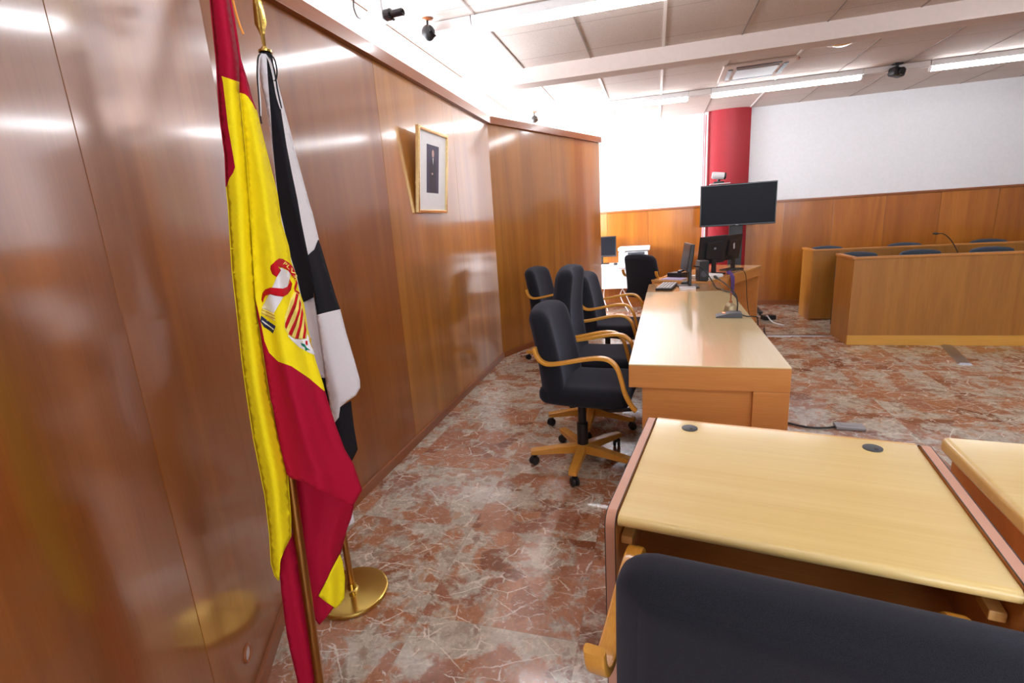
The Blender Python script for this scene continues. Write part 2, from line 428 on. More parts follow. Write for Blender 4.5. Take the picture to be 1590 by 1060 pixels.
def ray(px, py): return (CF * FPX + CR * (px - CX) - CU * (py - CY)).normalized()
def at_z(px, py, z):
    d = ray(px, py); return CAMP + d * ((z - CAMP.z) / d.z)
def at_plane(px, py, p, n):
    d = ray(px, py); return CAMP + d * ((p - CAMP).dot(n) / d.dot(n))

# ---------------------------------------------------------------- the room shell
def quad_wall(name, a, b, z0, z1, th, mat, side, label, cat='wall'):
    """wall slab whose visible face runs a->b; thickness goes to 'side' (+1 = left of a->b)"""
    a, b = Vector(a), Vector(b); d = (b - a); L = d.length; d.normalize(); n = Vector((-d.y, d.x)) * side
    bm = bmesh.new()
    add_box(bm, (L / 2, side * th / 2, (z0 + z1) / 2), (L, th, z1 - z0))
    o = obj(name, bm, mat); o.location = (a.x, a.y, 0); o.rotation_euler = (0, 0, math.atan2(d.y, d.x))
    return struct(o, label, cat)
def wall_panels(root, L, splits, z0, z1, mats, side):
    """thin veneer panels with 2 mm joints on the face of a wall (root's local frame)"""
    xs = [0] + splits + [L]
    for i, (p, q) in enumerate(zip(xs, xs[1:])):
        bm = bmesh.new(); g = 0.0012
        add_box(bm, ((q - p) / 2, 0, (z1 - z0) / 2), (q - p - 2 * g, 0.012, z1 - z0), None, 0.0008, 1)
        o = obj('veneer_panel', bm, mats[i % len(mats)], root); o.location = (p, -side * 0.006, z0)

bm = bmesh.new(); add_box(bm, (1.6, 2.2, -0.05), (10.4, 12.2, 0.1)); struct(obj('floor', bm, 'marble'), 'polished red and grey breccia marble floor', 'floor')
bm = bmesh.new(); add_box(bm, (1.6, 2.2, CEIL + 0.05), (10.4, 12.2, 0.1)); struct(obj('ceiling', bm, 'ceiling'), 'suspended ceiling of off-white square tiles', 'ceiling')
YF = 8.05
bm = bmesh.new(); add_box(bm, (1.6, YF + 0.08, CEIL / 2), (10.4, 0.12, CEIL)); struct(obj('wall_far', bm, 'whitewall'), 'white painted far wall above the wooden wainscot', 'wall')
bm = bmesh.new(); add_box(bm, (6.45, 2.2, CEIL / 2), (0.1, 12.2, CEIL)); struct(obj('wall_right', bm, 'whitewall'), 'white wall on the right side of the room', 'wall')
def wall_with_openings(name, axis, pos, lo, hi, ops, z0, z1):
    bm = bmesh.new(); cur = lo
    def bx(a, b, za, zb):
        if axis == 'y': add_box(bm, (pos, (a + b) / 2, (za + zb) / 2), (0.12, b - a, zb - za))
        else: add_box(bm, ((a + b) / 2, pos, (za + zb) / 2), (b - a, 0.12, zb - za))
    for a, b in ops:
        bx(cur, a, 0, CEIL); bx(a, b, 0, z0); bx(a, b, z1, CEIL); cur = b
    bx(cur, hi, 0, CEIL)
    return obj(name, bm, 'whitewall')
struct(wall_with_openings('wall_left_outer', 'y', -3.4, -3.7, 8.1, WIN_Y, 1.0, 2.55), 'white outer wall with windows behind the wood partition', 'wall')
struct(wall_with_openings('wall_back', 'x', -3.5, -3.5, 6.5, [(0.35, 4.85)], 1.0, 2.45), 'white back wall with a wide window', 'wall')
k = 0
for (a, b) in WIN_Y:
    k += 1
    bm = bmesh.new()
    for yy in (a + 0.03, (a + b) / 2, b - 0.03): add_box(bm, (-3.4, yy, 1.775), (0.05, 0.05, 1.55))
    for zz in (1.03, 2.52): add_box(bm, (-3.4, (a + b) / 2, zz), (0.05, b - a, 0.05))
    struct(obj('window_%d' % k, bm, 'white'), 'white framed window in the outer wall', 'window')
bm = bmesh.new()
for xx in (0.38, 1.5, 2.6, 3.7, 4.82): add_box(bm, (xx, -3.5, 1.725), (0.05, 0.05, 1.45))
for zz in (1.03, 2.42): add_box(bm, (2.6, -3.5, zz), (4.5, 0.05, 0.05))
struct(obj('window_4', bm, 'white'), 'wide white framed window in the back wall', 'window')

PA = Vector((-1.559, 1.61)); dA = Vector((0.4597, -0.888)).normalized(); PB = Vector((-1.602, 4.975)); PC = Vector((-0.732, 7.0755))
LA = 2.6; A0 = PA + dA * LA
WT = 2.455
# wall A: running from the near end to the bend, thickness to the left
o = quad_wall('wall_left', A0, PA, 0, WT - 0.07, 0.08, 'wallA', 1, 'glossy brown wood veneer partition beside the flags', 'wall'); wall_panels(o, LA, [LA - 2.128, LA - 0.928], 0.0, WT - 0.07, ['wallA'], 1)
LB = (PB - PA).length
o = quad_wall('wall_left_middle', PA, PB, 0, WT - 0.07, 0.08, 'wallB', 1, 'glossy wood veneer partition carrying the framed picture', 'wall'); wall_panels(o, LB, [1.20, 2.4], 0.0, WT - 0.07, ['wallB', 'wallC', 'wallC'], 1)
LC = (PC - PB).length
o = quad_wall('wall_left_end', PB, PC, 0, WT - 0.07, 0.08, 'wallC', 1, 'golden wood veneer end section of the partition behind the chairs', 'wall'); wall_panels(o, LC, [LC * 0.49], 0.0, WT - 0.07, ['wallC'], 1)
for i, (a, b, L) in enumerate(((A0, PA, LA), (PA, PB, LB), (PB, PC, LC))):
    d = (b - a).normalized()
    bm = bmesh.new(); add_box(bm, (L / 2, 0.022, 0.035), (L + (0.012 if i == 2 else 0.0), 0.140, 0.07), None, 0.003, 2)
    o = obj('trim_%d' % (i + 1), bm, 'trimx'); o.location = (a.x, a.y, WT - 0.07); o.rotation_euler = (0, 0, math.atan2(d.y, d.x)); struct(o, 'wooden capping board along the top of the partition', 'trim')
    bm = bmesh.new(); add_box(bm, (L / 2, -0.020, 0.030), (L, 0.016, 0.058), None, 0.002, 2)
    o = obj('baseboard_' + ('left', 'left_middle', 'left_end')[i], bm, 'trimx'); o.location = (a.x, a.y, 0); o.rotation_euler = (0, 0, math.atan2(d.y, d.x)); struct(o, 'low wooden skirting along the partition', 'baseboard')
# wainscot of the far wall
bm = bmesh.new(); add_box(bm, (1.55, YF + 0.008, 0.74), (9.7, 0.02, 1.48)); wn_ = struct(obj('wall_far_wainscot', bm, 'wainscot'), 'orange brown wood wainscot along the far wall', 'wall')
x = -3.2; kk = 0
while x < 6.3:
    wd = 0.62
    bm = bmesh.new(); add_box(bm, (wd / 2, 0, 0.70), (wd - 0.004, 0.010, 1.40), None, 0.001, 1)
    o = obj('veneer_panel', bm, wood('veneer_far_%d' % kk, srgb(*[(140, 76, 18), (152, 84, 20), (144, 78, 18), (156, 88, 22)][kk % 4]), srgb(*[(178, 106, 30), (188, 114, 34), (174, 102, 28), (190, 118, 38)][kk % 4]), 'z', 0.28, 1.0, 0.25, 0.6, 0.03, kk * 3.1), wn_); o.location = (x, YF - 0.006, 0.07)
    x += wd; kk += 1
box = box_obj('trim_4', (1.55, YF - 0.010, 1.487), (9.7, 0.035, 0.028), 'trimx', None, 0.004); struct(box, 'wooden dado rail on top of the far wainscot', 'trim')
box = box_obj('baseboard_far', (1.55, YF - 0.014, 0.036), (9.7, 0.018, 0.07), 'trimx', None, 0.003); struct(box, 'wooden baseboard of the far wall', 'baseboard')
# convex red pilaster on the far wall
bm = bmesh.new()
x0, x1 = 0.665, 1.275; cx = (x0 + x1) / 2; hw = (x1 - x0) / 2; sag = 0.10
Rr = (hw * hw + sag * sag) / (2 * sag); poly = [(x1, YF + 0.02), (x0, YF + 0.02)]
for i in range(17):
    xx = x0 + (x1 - x0) * i / 16; poly.append((xx, YF - 0.03 - (math.sqrt(Rr * Rr - (xx - cx) ** 2) - (Rr - sag))))
prism(bm, poly, 0, CEIL); o = obj('column', bm, 'red', None, 30); struct(o, 'red convex pilaster rising to the ceiling', 'column')
bm = bmesh.new(); 
for xx, r in ((0.705, 0.012), (0.672, 0.004)): tube(bm, [(xx, YF - 0.085, 0.0), (xx, YF - 0.085, 2.74)], r, 8)
add_box(bm, (0.69, YF - 0.085, 2.745), (0.05, 0.03, 0.03), None, 0.004)
tag(obj('cable_conduit', bm, 'white'), 'thin white vertical conduit on the left edge of the red pilaster', 'conduit')
# ceiling beam and bars
box = box_obj('trim_5', (1.6, 4.75 + 0.09, 2.705), (10.2, 0.18, 0.13), 'beam', None, 0.002); struct(box, 'cream downstand beam crossing the ceiling', 'beam')
box = box_obj('trim_6', (1.6, 4.975, 2.745), (10.2, 0.06, 0.05), 'beam', None, 0.002); struct(box, 'small stepped moulding behind the ceiling beam', 'beam')
k = 7
for i in range(-4, 11):
    xx = 0.06 + 0.6 * i
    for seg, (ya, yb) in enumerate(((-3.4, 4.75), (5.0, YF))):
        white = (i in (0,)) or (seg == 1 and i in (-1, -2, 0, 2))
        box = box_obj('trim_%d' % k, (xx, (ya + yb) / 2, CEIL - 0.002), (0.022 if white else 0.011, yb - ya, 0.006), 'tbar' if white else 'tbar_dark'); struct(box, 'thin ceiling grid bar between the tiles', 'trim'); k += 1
# round cable hole in the near partition
hp = PA + dA * 0.719; nA = Vector((dA.y, -dA.x)) * -1
nA = Vector((-dA.y, dA.x)); 
if nA.dot(Vector((0, 0)) - PA) < 0: nA = -nA
bm = bmesh.new(); rt = Vector((nA.x, nA.y, 0)).to_track_quat('Z', 'Y').to_matrix()
lathe(bm, [(0.020, 0.0), (0.029, 0.0), (0.029, 0.004), (0.026, 0.006), (0.020, 0.004), (0.020, 0.0)], (0, 0, 0), 24, 0, rt)
lathe(bm, [(0.0, 0.0005), (0.020, 0.0005), (0.020, 0.0010), (0.0, 0.0012)], (0, 0, 0), 24, 1, rt)
o = obj('wall_grommet', bm, ['trim', 'lightgrey']); o.location = (hp.x + nA.x * 0.0125, hp.y + nA.y * 0.0125, 0.178); tag(o, 'small round cable outlet low on the near wood partition', 'grommet')

# ---------------------------------------------------------------- ceiling things
def lamp_row(y, starts, descs, L=1.47):
    for x0, ds in zip(starts, descs):
        t = thing('ceiling_lamp', ds, 'lamp', (x0 + L / 2, y, CEIL), 0, None)
        bm = bmesh.new(); add_box(bm, (0, 0, -0.028), (L + 0.02, 0.075, 0.056), None, 0.006); obj('housing', bm, 'white', t)
        bm = bmesh.new(); add_box(bm, (0, 0, -0.077), (L, 0.050, 0.042), None, 0.014, 3); obj('diffuser_tube', bm, 'tube', t)
        for s in (-1, 1):
            bm = bmesh.new(); add_box(bm, (s * (L / 2 + 0.006), 0, -0.072), (0.012, 0.05, 0.05), None, 0.003); obj('end_cap', bm, 'white', t)
def lamp_track(y, segs, desc):
    for (a, b), ds in zip(segs, desc):
        bm = bmesh.new(); add_box(bm, (0, 0, -0.03), (b - a, 0.075, 0.06), None, 0.008, 2)
        o = obj('lamp_track', bm, 'tbar'); o.location = ((a + b) / 2, y, CEIL - 0.001 if False else CEIL); tag(o, ds, 'lamp housing')
# nearest row: blank housing, then tubes
lamp_track(3.5, [(-1.45, -1.175)], ['blank pinkish housing at the left end of the nearest light row'])
lamp_row(3.5, [-1.16, 2.05, 3.79], ['long lit tube of the nearest ceiling row, beside the dark ball speaker', 'lit tube of the nearest ceiling row at the upper right', 'lit tube of the nearest row outside the frame'])
lamp_row(6.57, [-1.115, 0.622, 2.714], ['lit tube of the far ceiling row, left one above the partition end', 'lit tube of the far ceiling row above the red pilaster', 'lit tube of the far ceiling row at the right edge of the photo'])
lamp_track(6.57, [(0.365, 0.61), (2.105, 2.70)], ['blank housing between the left and middle tubes of the far row', 'blank housing between the middle and right tubes of the far row'])
lamp_row(0.45, [-0.5, 1.24, 2.98], ['lit ceiling tube of the row above the camera, left one', 'lit ceiling tube of the row above the camera, middle one', 'lit ceiling tube of the row above the camera, right one'])
lamp_row(-2.4, [-0.9, 0.84, 2.58], ['lit ceiling tube of the rear row, left one', 'lit ceiling tube of the rear row, middle one', 'lit ceiling tube of the rear row, right one'])

def ball_speaker(x, y, r, label, drop=0.13):
    t = thing('ball_speaker', label, 'speaker', (x, y, CEIL), 0)
    bm = bmesh.new(); lathe(bm, [(0, 0), (0.036, 0), (0.036, -0.006), (0.02, -0.012), (0, -0.012)][::-1], n=20); obj('mount_plate', bm, 'trim', t)
    bm = bmesh.new(); tube(bm, [(0, 0, -0.010), (0, 0, -drop + r * 0.8)], 0.008, 10); obj('stem', bm, 'black', t)
    bm = bmesh.new(); bmesh.ops.create_uvsphere(bm, u_segments=24, v_segments=16, radius=r); bmesh.ops.scale(bm, vec=(1, 0.92, 1.08), verts=bm.verts[:]); bmesh.ops.translate(bm, vec=(0, 0, -drop), verts=bm.verts[:]); obj('globe', bm, 'black', t)
    bm = bmesh.new(); lathe(bm, [(r * 0.55, 0.0), (r * 0.86, 0.0), (r * 0.88, 0.02), (r * 0.55, 0.02)], (0, 0, 0), 20, 0, Matrix.Rotation(R_(60), 3, 'Y'))
    bmesh.ops.translate(bm, vec=(r * 0.35, 0, -drop + r * 0.05), verts=bm.verts[:]); obj('front_ring', bm, 'blackgloss', t)
    return t
ball_speaker(-1.452, 3.398, 0.046, 'large dark ball speaker hanging beside the nearest light row', 0.085)
ball_speaker(-1.476, 6.60, 0.042, 'small dark ball speaker hanging above the end of the partition', 0.085)
t = thing('motion_sensor', 'black angular device hanging from the ceiling between the far light tubes', 'sensor', (2.387, 6.484, CEIL), R_(20))
bm = bmesh.new(); add_box(bm, (0, 0, -0.007), (0.09, 0.05, 0.014), None, 0.003); tube(bm, [(0, 0, -0.01), (0, 0, -0.05)], 0.012); obj('bracket', bm, 'black', t)
bm = bmesh.new(); add_box(bm, (0, 0, -0.085), (0.13, 0.10, 0.085), Matrix.Rotation(R_(12), 3, 'Y'), 0.02, 2); obj('body', bm, 'black', t)
bm = bmesh.new(); lathe(bm, [(0, 0), (0.035, 0), (0.035, 0.03), (0, 0.03)], (0, -0.045, -0.088), 16, 0, Matrix.Rotation(R_(90), 3, 'X')); obj('lens', bm, 'blackgloss', t)
# security camera
cp = at_z(593, 26, 2.624); CAMLOC = (cp.x, cp.y, CEIL)
t = thing('security_camera', 'white box security camera with black lens hanging from the ceiling at the top', 'camera', CAMLOC, 0)
ca = Vector((-1.66, 3.22, 2.625))
bm = bmesh.new(); lathe(bm, [(0, 0), (0.03, 0), (0.03, -0.008), (0, -0.008)][::-1], n=20); tube(bm, [(0, 0, 0), (0, 0, -0.11)], 0.008, 10); obj('stem', bm, 'lightgrey', t)
rx = Matrix.Rotation(R_(10), 3, 'Z')
bm = bmesh.new(); add_box(bm, (-0.035, 0, -0.145), (0.11, 0.06, 0.055), None, 0.004, 2); obj('body', bm, 'white', t)
bm = bmesh.new(); lathe(bm, [(0, 0), (0.024, 0), (0.031, 0.005), (0.031, 0.03), (0.020, 0.034), (0.020, 0.085), (0.016, 0.088), (0, 0.080)], (0.020, 0, -0.146), 20, 0, Matrix.Rotation(R_(90), 3, 'Y')); obj('lens', bm, 'blackgloss', t)
bm = bmesh.new(); tube(bm, catmull([(-0.09, 0, -0.14), (-0.125, 0, -0.12), (-0.14, 0, -0.06), (-0.13, 0, -0.004)], 6), 0.004, 8); obj('cable', bm, 'black', t)
t.rotation_euler = (0, 0, R_(-4)); t.scale = (1.3, 1.3, 1.0)
# air conditioning cassette
t = thing('air_conditioner', 'off-white square air conditioning cassette set in the ceiling above the red pilaster', 'air conditioner', (0.955, 5.93, CEIL), R_(-1))
bm = bmesh.new(); add_box(bm, (0, 0, -0.011), (0.64, 0.63, 0.022), None, 0.006, 2); obj('frame', bm, 'beam', t)
bm = bmesh.new(); add_box(bm, (0, 0, -0.027), (0.38, 0.36, 0.012), None, 0.004)
obj('intake_grille', bm, 'grey', t)
for k in range(4):
    bm = bmesh.new(); a = k * PI / 2; rm = Matrix.Rotation(a, 3, 'Z')
    add_box(bm, rm @ Vector((0, -0.245, -0.0245)), (0.40, 0.042, 0.006) if k % 2 == 0 else (0.042, 0.40, 0.006)); obj('air_slot', bm, 'darkgrey', t)
bm = bmesh.new(); tube(bm, [(0.315, -0.30, -0.02), (0.33, -0.31, -0.03)], 0.012, 8); obj('screw', bm, 'trim', t)
t = thing('ceiling_vent', 'small round beige ceiling vent right of the air conditioning cassette', 'vent', (1.56, 5.40, CEIL))
bm = bmesh.new(); lathe(bm, [(0, 0), (0.115, 0), (0.115, -0.008), (0.09, -0.014), (0, -0.014)][::-1], n=28); obj('frame', bm, 'beam', t)
bm = bmesh.new(); lathe(bm, [(0, -0.013), (0.08, -0.013), (0.05, -0.026), (0, -0.026)][::-1], n=28); obj('grille', bm, 'edge', t)

# ---------------------------------------------------------------- chairs
def arm_pts(s):
    P = [(-.185, .775), (-.175, .735), (-.15, .700), (-.105, .685), (-.02, .697), (.08, .718), (.16, .728), (.215, .718), (.252, .68), (.272, .62), (.290, .55), (.318, .49), (.345, .455)]
    return catmull([(x, s * 0.268, z) for x, z in P], 5)
def make_chair(label, high=False, group=None):
    t = thing('office_chair', label, 'chair', (0, 0, 0), 0, group)
    top = 1.13 if high else 0.975
    # seat shell with cushion
    def seat_fn(p):
        x, y, z = p
        z += 0.012 * (x / 0.24) ** 2 - 0.02 * max(0, (x - 0.12) / 0.12) ** 2 * 0.6
        return (x + 0.055, y, z + 0.478)
    bm = bmesh.new(); cushion(bm, (0.50, 0.475, 0.11), 0.05, 10, seat_fn); obj('seat', bm, 'fabric', t, 60)
    H = top - 0.43
    def back_fn(p):
        x, y, z = p
        v = (z + H / 2) / H
        y *= 1.0 - 0.07 * v * v
        th = 1.02 - 0.14 * v
        lean = (-0.118 - 0.020 * v - 0.045 * math.sin(PI * v)) if high else (-0.125 - 0.085 * v + 0.012 * math.sin(PI * v)) 
        return (x * th + lean + 0.035 * (y / 0.23) ** 2, y, z + 0.43 + H / 2 + (-0.022 * (y / .2) ** 2 * v))
    bm = bmesh.new(); cushion(bm, (0.130, 0.49, H), 0.056, 12, back_fn); obj('backrest', bm, 'fabric', t, 60)
    def shell_fn(p):
        q = back_fn((p[0] - 0.048, p[1], p[2])); return (q[0], q[1], q[2])
    bm = bmesh.new(); cushion(bm, (0.040, 0.420, H - 0.07), 0.018, 12, shell_fn); obj('back_panel', bm, 'fabric', t, 60)
    for s in (-1, 1):
        bm = bmesh.new(); sweep(bm, arm_pts(s), rrect(0.038, 0.020, 0.006, 2), up=(0, 1, 0))
        obj('armrest', bm, 'armwood', t)
        bm = bmesh.new(); tube(bm, [(0.335, s * 0.262, 0.462), (0.20, s * 0.20, 0.418), (0.05, s * 0.10, 0.415)], 0.011, 8); 
        obj('arm_bracket', bm, 'black', t)
    bm = bmesh.new(); lathe(bm, [(0, .10), (.033, .10), (.033, .25), (.024, .255), (.024, .40), (.0, .40)], n=20); obj('gas_column', bm, 'black', t)
    bm = bmesh.new(); add_box(bm, (0.02, 0, 0.408), (0.22, 0.16, 0.030), None, 0.006); obj('seat_mechanism', bm, 'black', t)
    bm = bmesh.new(); lathe(bm, [(0, .062), (.042, .062), (.046, .07), (.046, .112), (.04, .118), (0, .118)], n=24); obj('hub', bm, 'armwood', t)
    for k in range(5):
        a = R_(200 + 72 * k); rm = Matrix.Rotation(a, 3, 'Z')
        bm = bmesh.new()
        # tapered wooden spoke
        secs = [(0.03, 0.052, 0.064, 0.118), (0.16, 0.052, 0.068, 0.108), (0.29, 0.050, 0.066, 0.096), (0.315, 0.044, 0.068, 0.092)]
        rings = []
        for x_, w_, z0, z1 in secs:
            rings.append([bm.verts.new(rm @ Vector((x_, yy, zz))) for yy, zz in ((-w_ / 2, z0), (w_ / 2, z0), (w_ / 2, z1 - .004), (w_ / 2 - .006, z1), (-w_ / 2 + .006, z1), (-w_ / 2, z1 - .004))])
        for r0, r1 in zip(rings, rings[1:]):
            for j in range(6): bm.faces.new((r0[j], r0[(j + 1) % 6], r1[(j + 1) % 6], r1[j]))
        bm.faces.new(rings[0][::-1]); bm.faces.new(rings[-1])
        lg = obj('base_leg', bm, 'armwood', t, 25)
        bm = bmesh.new(); c0 = rm @ Vector((0.288, 0, 0))
        tube(bm, [c0 + V3(0, 0, .045), c0 + V3(0, 0, .07)], .009, 10)
        ax = Matrix.Rotation(a + R_(40), 3, 'Z') @ Matrix.Rotation(R_(90), 3, 'X')
        for s in (-1, 1):
            cc = c0 + (Matrix.Rotation(a + R_(40), 3, 'Z') @ V3(0.012, s * 0.013, 0)) + V3(0, 0, .026)
            lathe(bm, [(0, -.009), (.020, -.009), (.026, -.005), (.026, .005), (.020, .009), (0, .009)], cc, 18, 0, ax)
        add_box(bm, c0 + (Matrix.Rotation(a + R_(40), 3, 'Z') @ V3(0.008, 0, .040)), (.040, .012, .016), Matrix.Rotation(a + R_(40), 3, 'Z'), .004)
        obj('caster', bm, 'black', lg)
    return t
G = 'black office chairs with bent wooden arms'
ch1 = make_chair('black office chair with wooden arms and star base, nearest at the long desk', False, G)
def place(src, label, loc, rz):
    c = copy_tree(src); c['label'] = label; c.location = loc; c.rotation_euler = (0, 0, rz); return c
chh = make_chair('taller black office chair, second at the long desk behind the nearest one', True, G)
chh.location = (-0.425, 3.33, 0); chh.rotation_euler = (0, 0, R_(-3))
place(ch1, 'black office chair at the long desk, third and farthest from the camera', (-0.40, 4.34, 0), R_(-5))
place(ch1, 'black office chair standing alone against the end of the wood partition', (-1.00, 4.98, 0), R_(-10))
place(ch1, 'black office chair at the far cross table, before the white printer', (-0.06, 6.30, 0), R_(48))
place(ch1, 'black office chair cropped at the bottom right, in front of the small desk', (0.205, 0.855, 0.0), R_(90 - 9.0))
fgc = [o for o in C.objects if o.get('label', '').startswith('black office chair cropped')][0]
ch1.location = (-0.41, 2.735, 0); ch1.rotation_euler = (0, 0, R_(-5))
# its gas column is let down: everything above the star base sits lower
for ch in fgc.children:
    if ch.name.split('.')[0] not in ('hub', 'base_leg', 'gas_column'): ch.location.z -= 0.052
    if ch.name.startswith(('backrest', 'back_panel')): ch.scale.y = 1.28; ch.location.y = -0.055; ch.location.z -= 0.006
    if ch.name.startswith('seat.'): ch.scale.y = 1.06
    if ch.name.startswith('arm') and sum(v.co.y for v in ch.data.vertices) < 0: ch.location.y = -0.055
    if ch.name.startswith(('armrest', 'arm_bracket')): ch.location.z -= 0.042; ch.scale.y = 1.05; ch.scale.x = 0.94
    if ch.name.startswith('gas_column'): ch.scale.z = 0.83; ch.location.z = 0.015

# ---------------------------------------------------------------- long desk
t = thing('long_desk', 'long light wood judges desk with a glossy top beside the row of chairs', 'desk', (-0.123, 2.42, 0), R_(-1.2))
DW, DL, DZ = 0.725, 2.395, 0.71
bm = bmesh.new(); add_box(bm, (DW / 2, DL / 2, DZ - 0.004), (DW, DL, 0.008), None, 0.002, 2); obj('desk_top', bm, 'oak_top', t)
bm = bmesh.new(); add_box(bm, (DW / 2, DL / 2, DZ - 0.065), (DW, DL, 0.113), None, 0.003, 2); obj('apron', bm, 'beech', t)
bm = bmesh.new(); add_box(bm, (DW / 2 - 0.045 + 0.055, 0.035, (DZ - 0.122) / 2), (DW - 0.16 + 0.05, 0.03, DZ - 0.122)); obj('end_panel', bm, 'beech', t)
bm = bmesh.new(); add_box(bm, (DW - 0.078, 0.060, (DZ - 0.122) / 2), (0.155, 0.12, DZ - 0.122), None, 0.003); obj('corner_post', bm, 'beech', t)
bm = bmesh.new(); add_box(bm, (DW - 0.03, DL / 2 + .06, (DZ - 0.122) / 2), (0.04, DL - 0.14, DZ - 0.122)); obj('front_panel', bm, 'beech', t)
bm = bmesh.new(); add_box(bm, (DW / 2 + 0.02, DL - 0.03, (DZ - 0.122) / 2), (DW - 0.16, 0.03, DZ - 0.122)); obj('end_panel', bm, 'beech', t)
t = thing('corner_desk', 'short desk section with the keyboard, joined to the far end of the long desk', 'desk', (-0.072, 4.818, 0), R_(-1.2))
bm = bmesh.new(); add_box(bm, (0.345, 0.28, DZ - 0.004), (0.69, 0.56, 0.008), None, 0.002); obj('desk_top', bm, 'oak_top2', t)
bm = bmesh.new(); add_box(bm, (0.345, 0.28, DZ - 0.05), (0.69, 0.56, 0.083), None, 0.002); obj('apron', bm, 'beech', t)
bm = bmesh.new(); add_box(bm, (0.665, 0.28, (DZ - 0.092) / 2), (0.03, 0.52, DZ - 0.092)); obj('side_panel', bm, 'beech', t)
# cross table
XA = math.atan2(0.88, 0.48)
t = thing('cross_table', 'wooden table angled behind the long desk, carrying the black monitors', 'desk', (0.515, 5.46, 0), XA)
TL, TW = 1.62, 0.63
bm = bmesh.new(); add_box(bm, (TL / 2, TW / 2, DZ - 0.0125), (TL, TW, 0.025), None, 0.003); obj('table_top', bm, 'oak_top2', t)
bm = bmesh.new(); add_box(bm, (TL / 2, 0.02, DZ - 0.075), (TL - 0.01, 0.025, 0.10)); add_box(bm, (TL / 2, TW - 0.02, DZ - 0.075), (TL - 0.01, 0.025, 0.10)); add_box(bm, (0.02, TW / 2, DZ - 0.075), (0.025, TW - 0.07, 0.10)); add_box(bm, (TL - 0.02, TW / 2, DZ - 0.075), (0.025, TW - 0.07, 0.10)); obj('apron', bm, 'beech', t)
for xx in (0.05, TL - 0.05):
    bm = bmesh.new(); add_box(bm, (xx, TW / 2, (DZ - 0.026) / 2), (0.035, TW - 0.02, DZ - 0.026), None, 0.002); obj('leg_panel', bm, 'beech', t)
bm = bmesh.new(); add_box(bm, (TL / 2, 0.34, 0.42), (TL - 0.15, 0.02, 0.48)); obj('modesty_panel', bm, 'beech', t)
XT = t

# ---------------------------------------------------------------- small desk
SA = R_(-8.66)
SZ = 0.70
t = thing('small_desk', 'small desk with pale wood top, salmon edged side panels and two cable grommets', 'desk', (-0.089, 1.114, 0), SA)
SW, SD = 0.765, 0.655
def mr(pts):  # rounded panel top profile
    return pts
bm = bmesh.new()
prof = [(0, -0.030)] + [(-0.014 + 0.0 + 0.014 - 0.014 * math.cos(R_(a)) - 0.0, 0) for a in ()] 
pr = [(SD, SZ), (SD, SZ - 0.030), (0.014, SZ - 0.030)] + [(0.015 - 0.015 * math.sin(R_(a)), SZ - 0.015 - 0.015 * math.cos(R_(a))) for a in (15, 40, 65, 90, 115, 140, 165)] + [(0.015, SZ)]
v0 = [bm.verts.new((0.002, y, z)) for y, z in pr]; v1 = [bm.verts.new((SW - 0.002, y, z)) for y, z in pr]
bm.faces.new(v0); bm.faces.new(v1[::-1])
for i in range(len(pr)):
    j = (i + 1) % len(pr); bm.faces.new((v0[i], v1[i], v1[j], v0[j]))
obj('desk_top', bm, 'beech_top', t, 30)
bm = bmesh.new(); add_box(bm, (SW / 2, SD + 0.006, SZ - 0.015), (SW - 0.004, 0.012, 0.031), None, 0.002); obj('rear_edge_band', bm, 'edge', t)
for s in (0, 1):
    xc = -0.014 if s == 0 else SW + 0.014
    r = 0.035; ZT = SZ + 0.008; Y0_, Y1_ = -0.012, SD + 0.012
    pr = [(Y1_, 0), (Y1_, ZT - r)] + [(Y1_ - r + r * math.cos(R_(a)), ZT - r + r * math.sin(R_(a))) for a in (0, 30, 60, 90)] + [(Y0_ + r - r * math.sin(R_(a)), ZT - r + r * math.cos(R_(a))) for a in (0, 22, 45, 67, 90)] + [(Y0_, 0)]
    bm = bmesh.new(); va = [bm.verts.new((xc - 0.012, y, z)) for y, z in pr]; vb = [bm.verts.new((xc + 0.012, y, z)) for y, z in pr]
    bm.faces.new(va).material_index = 1; bm.faces.new(vb[::-1]).material_index = 1
    for i in range(len(pr)):
        j = (i + 1) % len(pr); bm.faces.new((va[i], vb[i], vb[j], va[j]))
    sp = obj('side_panel', bm, ['pinkedge', 'beech'], t, 30); 
    bm = bmesh.new(); prs = pr[1:-1]
    for dx in (-0.0128, 0.0128):
        for (ya, za), (yb, zb) in zip([pr[0]] + prs, prs + [pr[-1]]):
            pass
        sweep(bm, [Vector((xc + dx, y, z)) for y, z in pr], rrect(0.0022, 0.0022, 0.0005, 1), up=(1, 0, 0))
    obj('dark_edge_line', bm, 'black', sp)
bm = bmesh.new(); add_box(bm, (SW / 2, SD - 0.06, 0.43), (SW - 0.004, 0.018, 0.47)); obj('modesty_panel', bm, 'beech', t)
bm = bmesh.new(); add_box(bm, (SW / 2, 0.24, SZ - 0.085), (SW - 0.004, 0.016, 0.10)); obj('inner_rail', bm, 'trimx', t)
bm = bmesh.new(); add_box(bm, (SW / 2, 0.40, 0.436), (SW - 0.004, 0.38, 0.020), None, 0.004); obj('lower_shelf', bm, 'beech', t)
bm = bmesh.new(); add_box(bm, (SW / 2, 0.207, 0.436), (SW - 0.006, 0.008, 0.022), None, 0.002); obj('shelf_edge', bm, 'edge', t)
for xx in (0.016, SW - 0.016):
    bm = bmesh.new(); add_box(bm, (xx, 0.09, 0.610), (0.030, 0.10, 0.024), None, 0.004); obj('side_cleat', bm, 'edge', t)
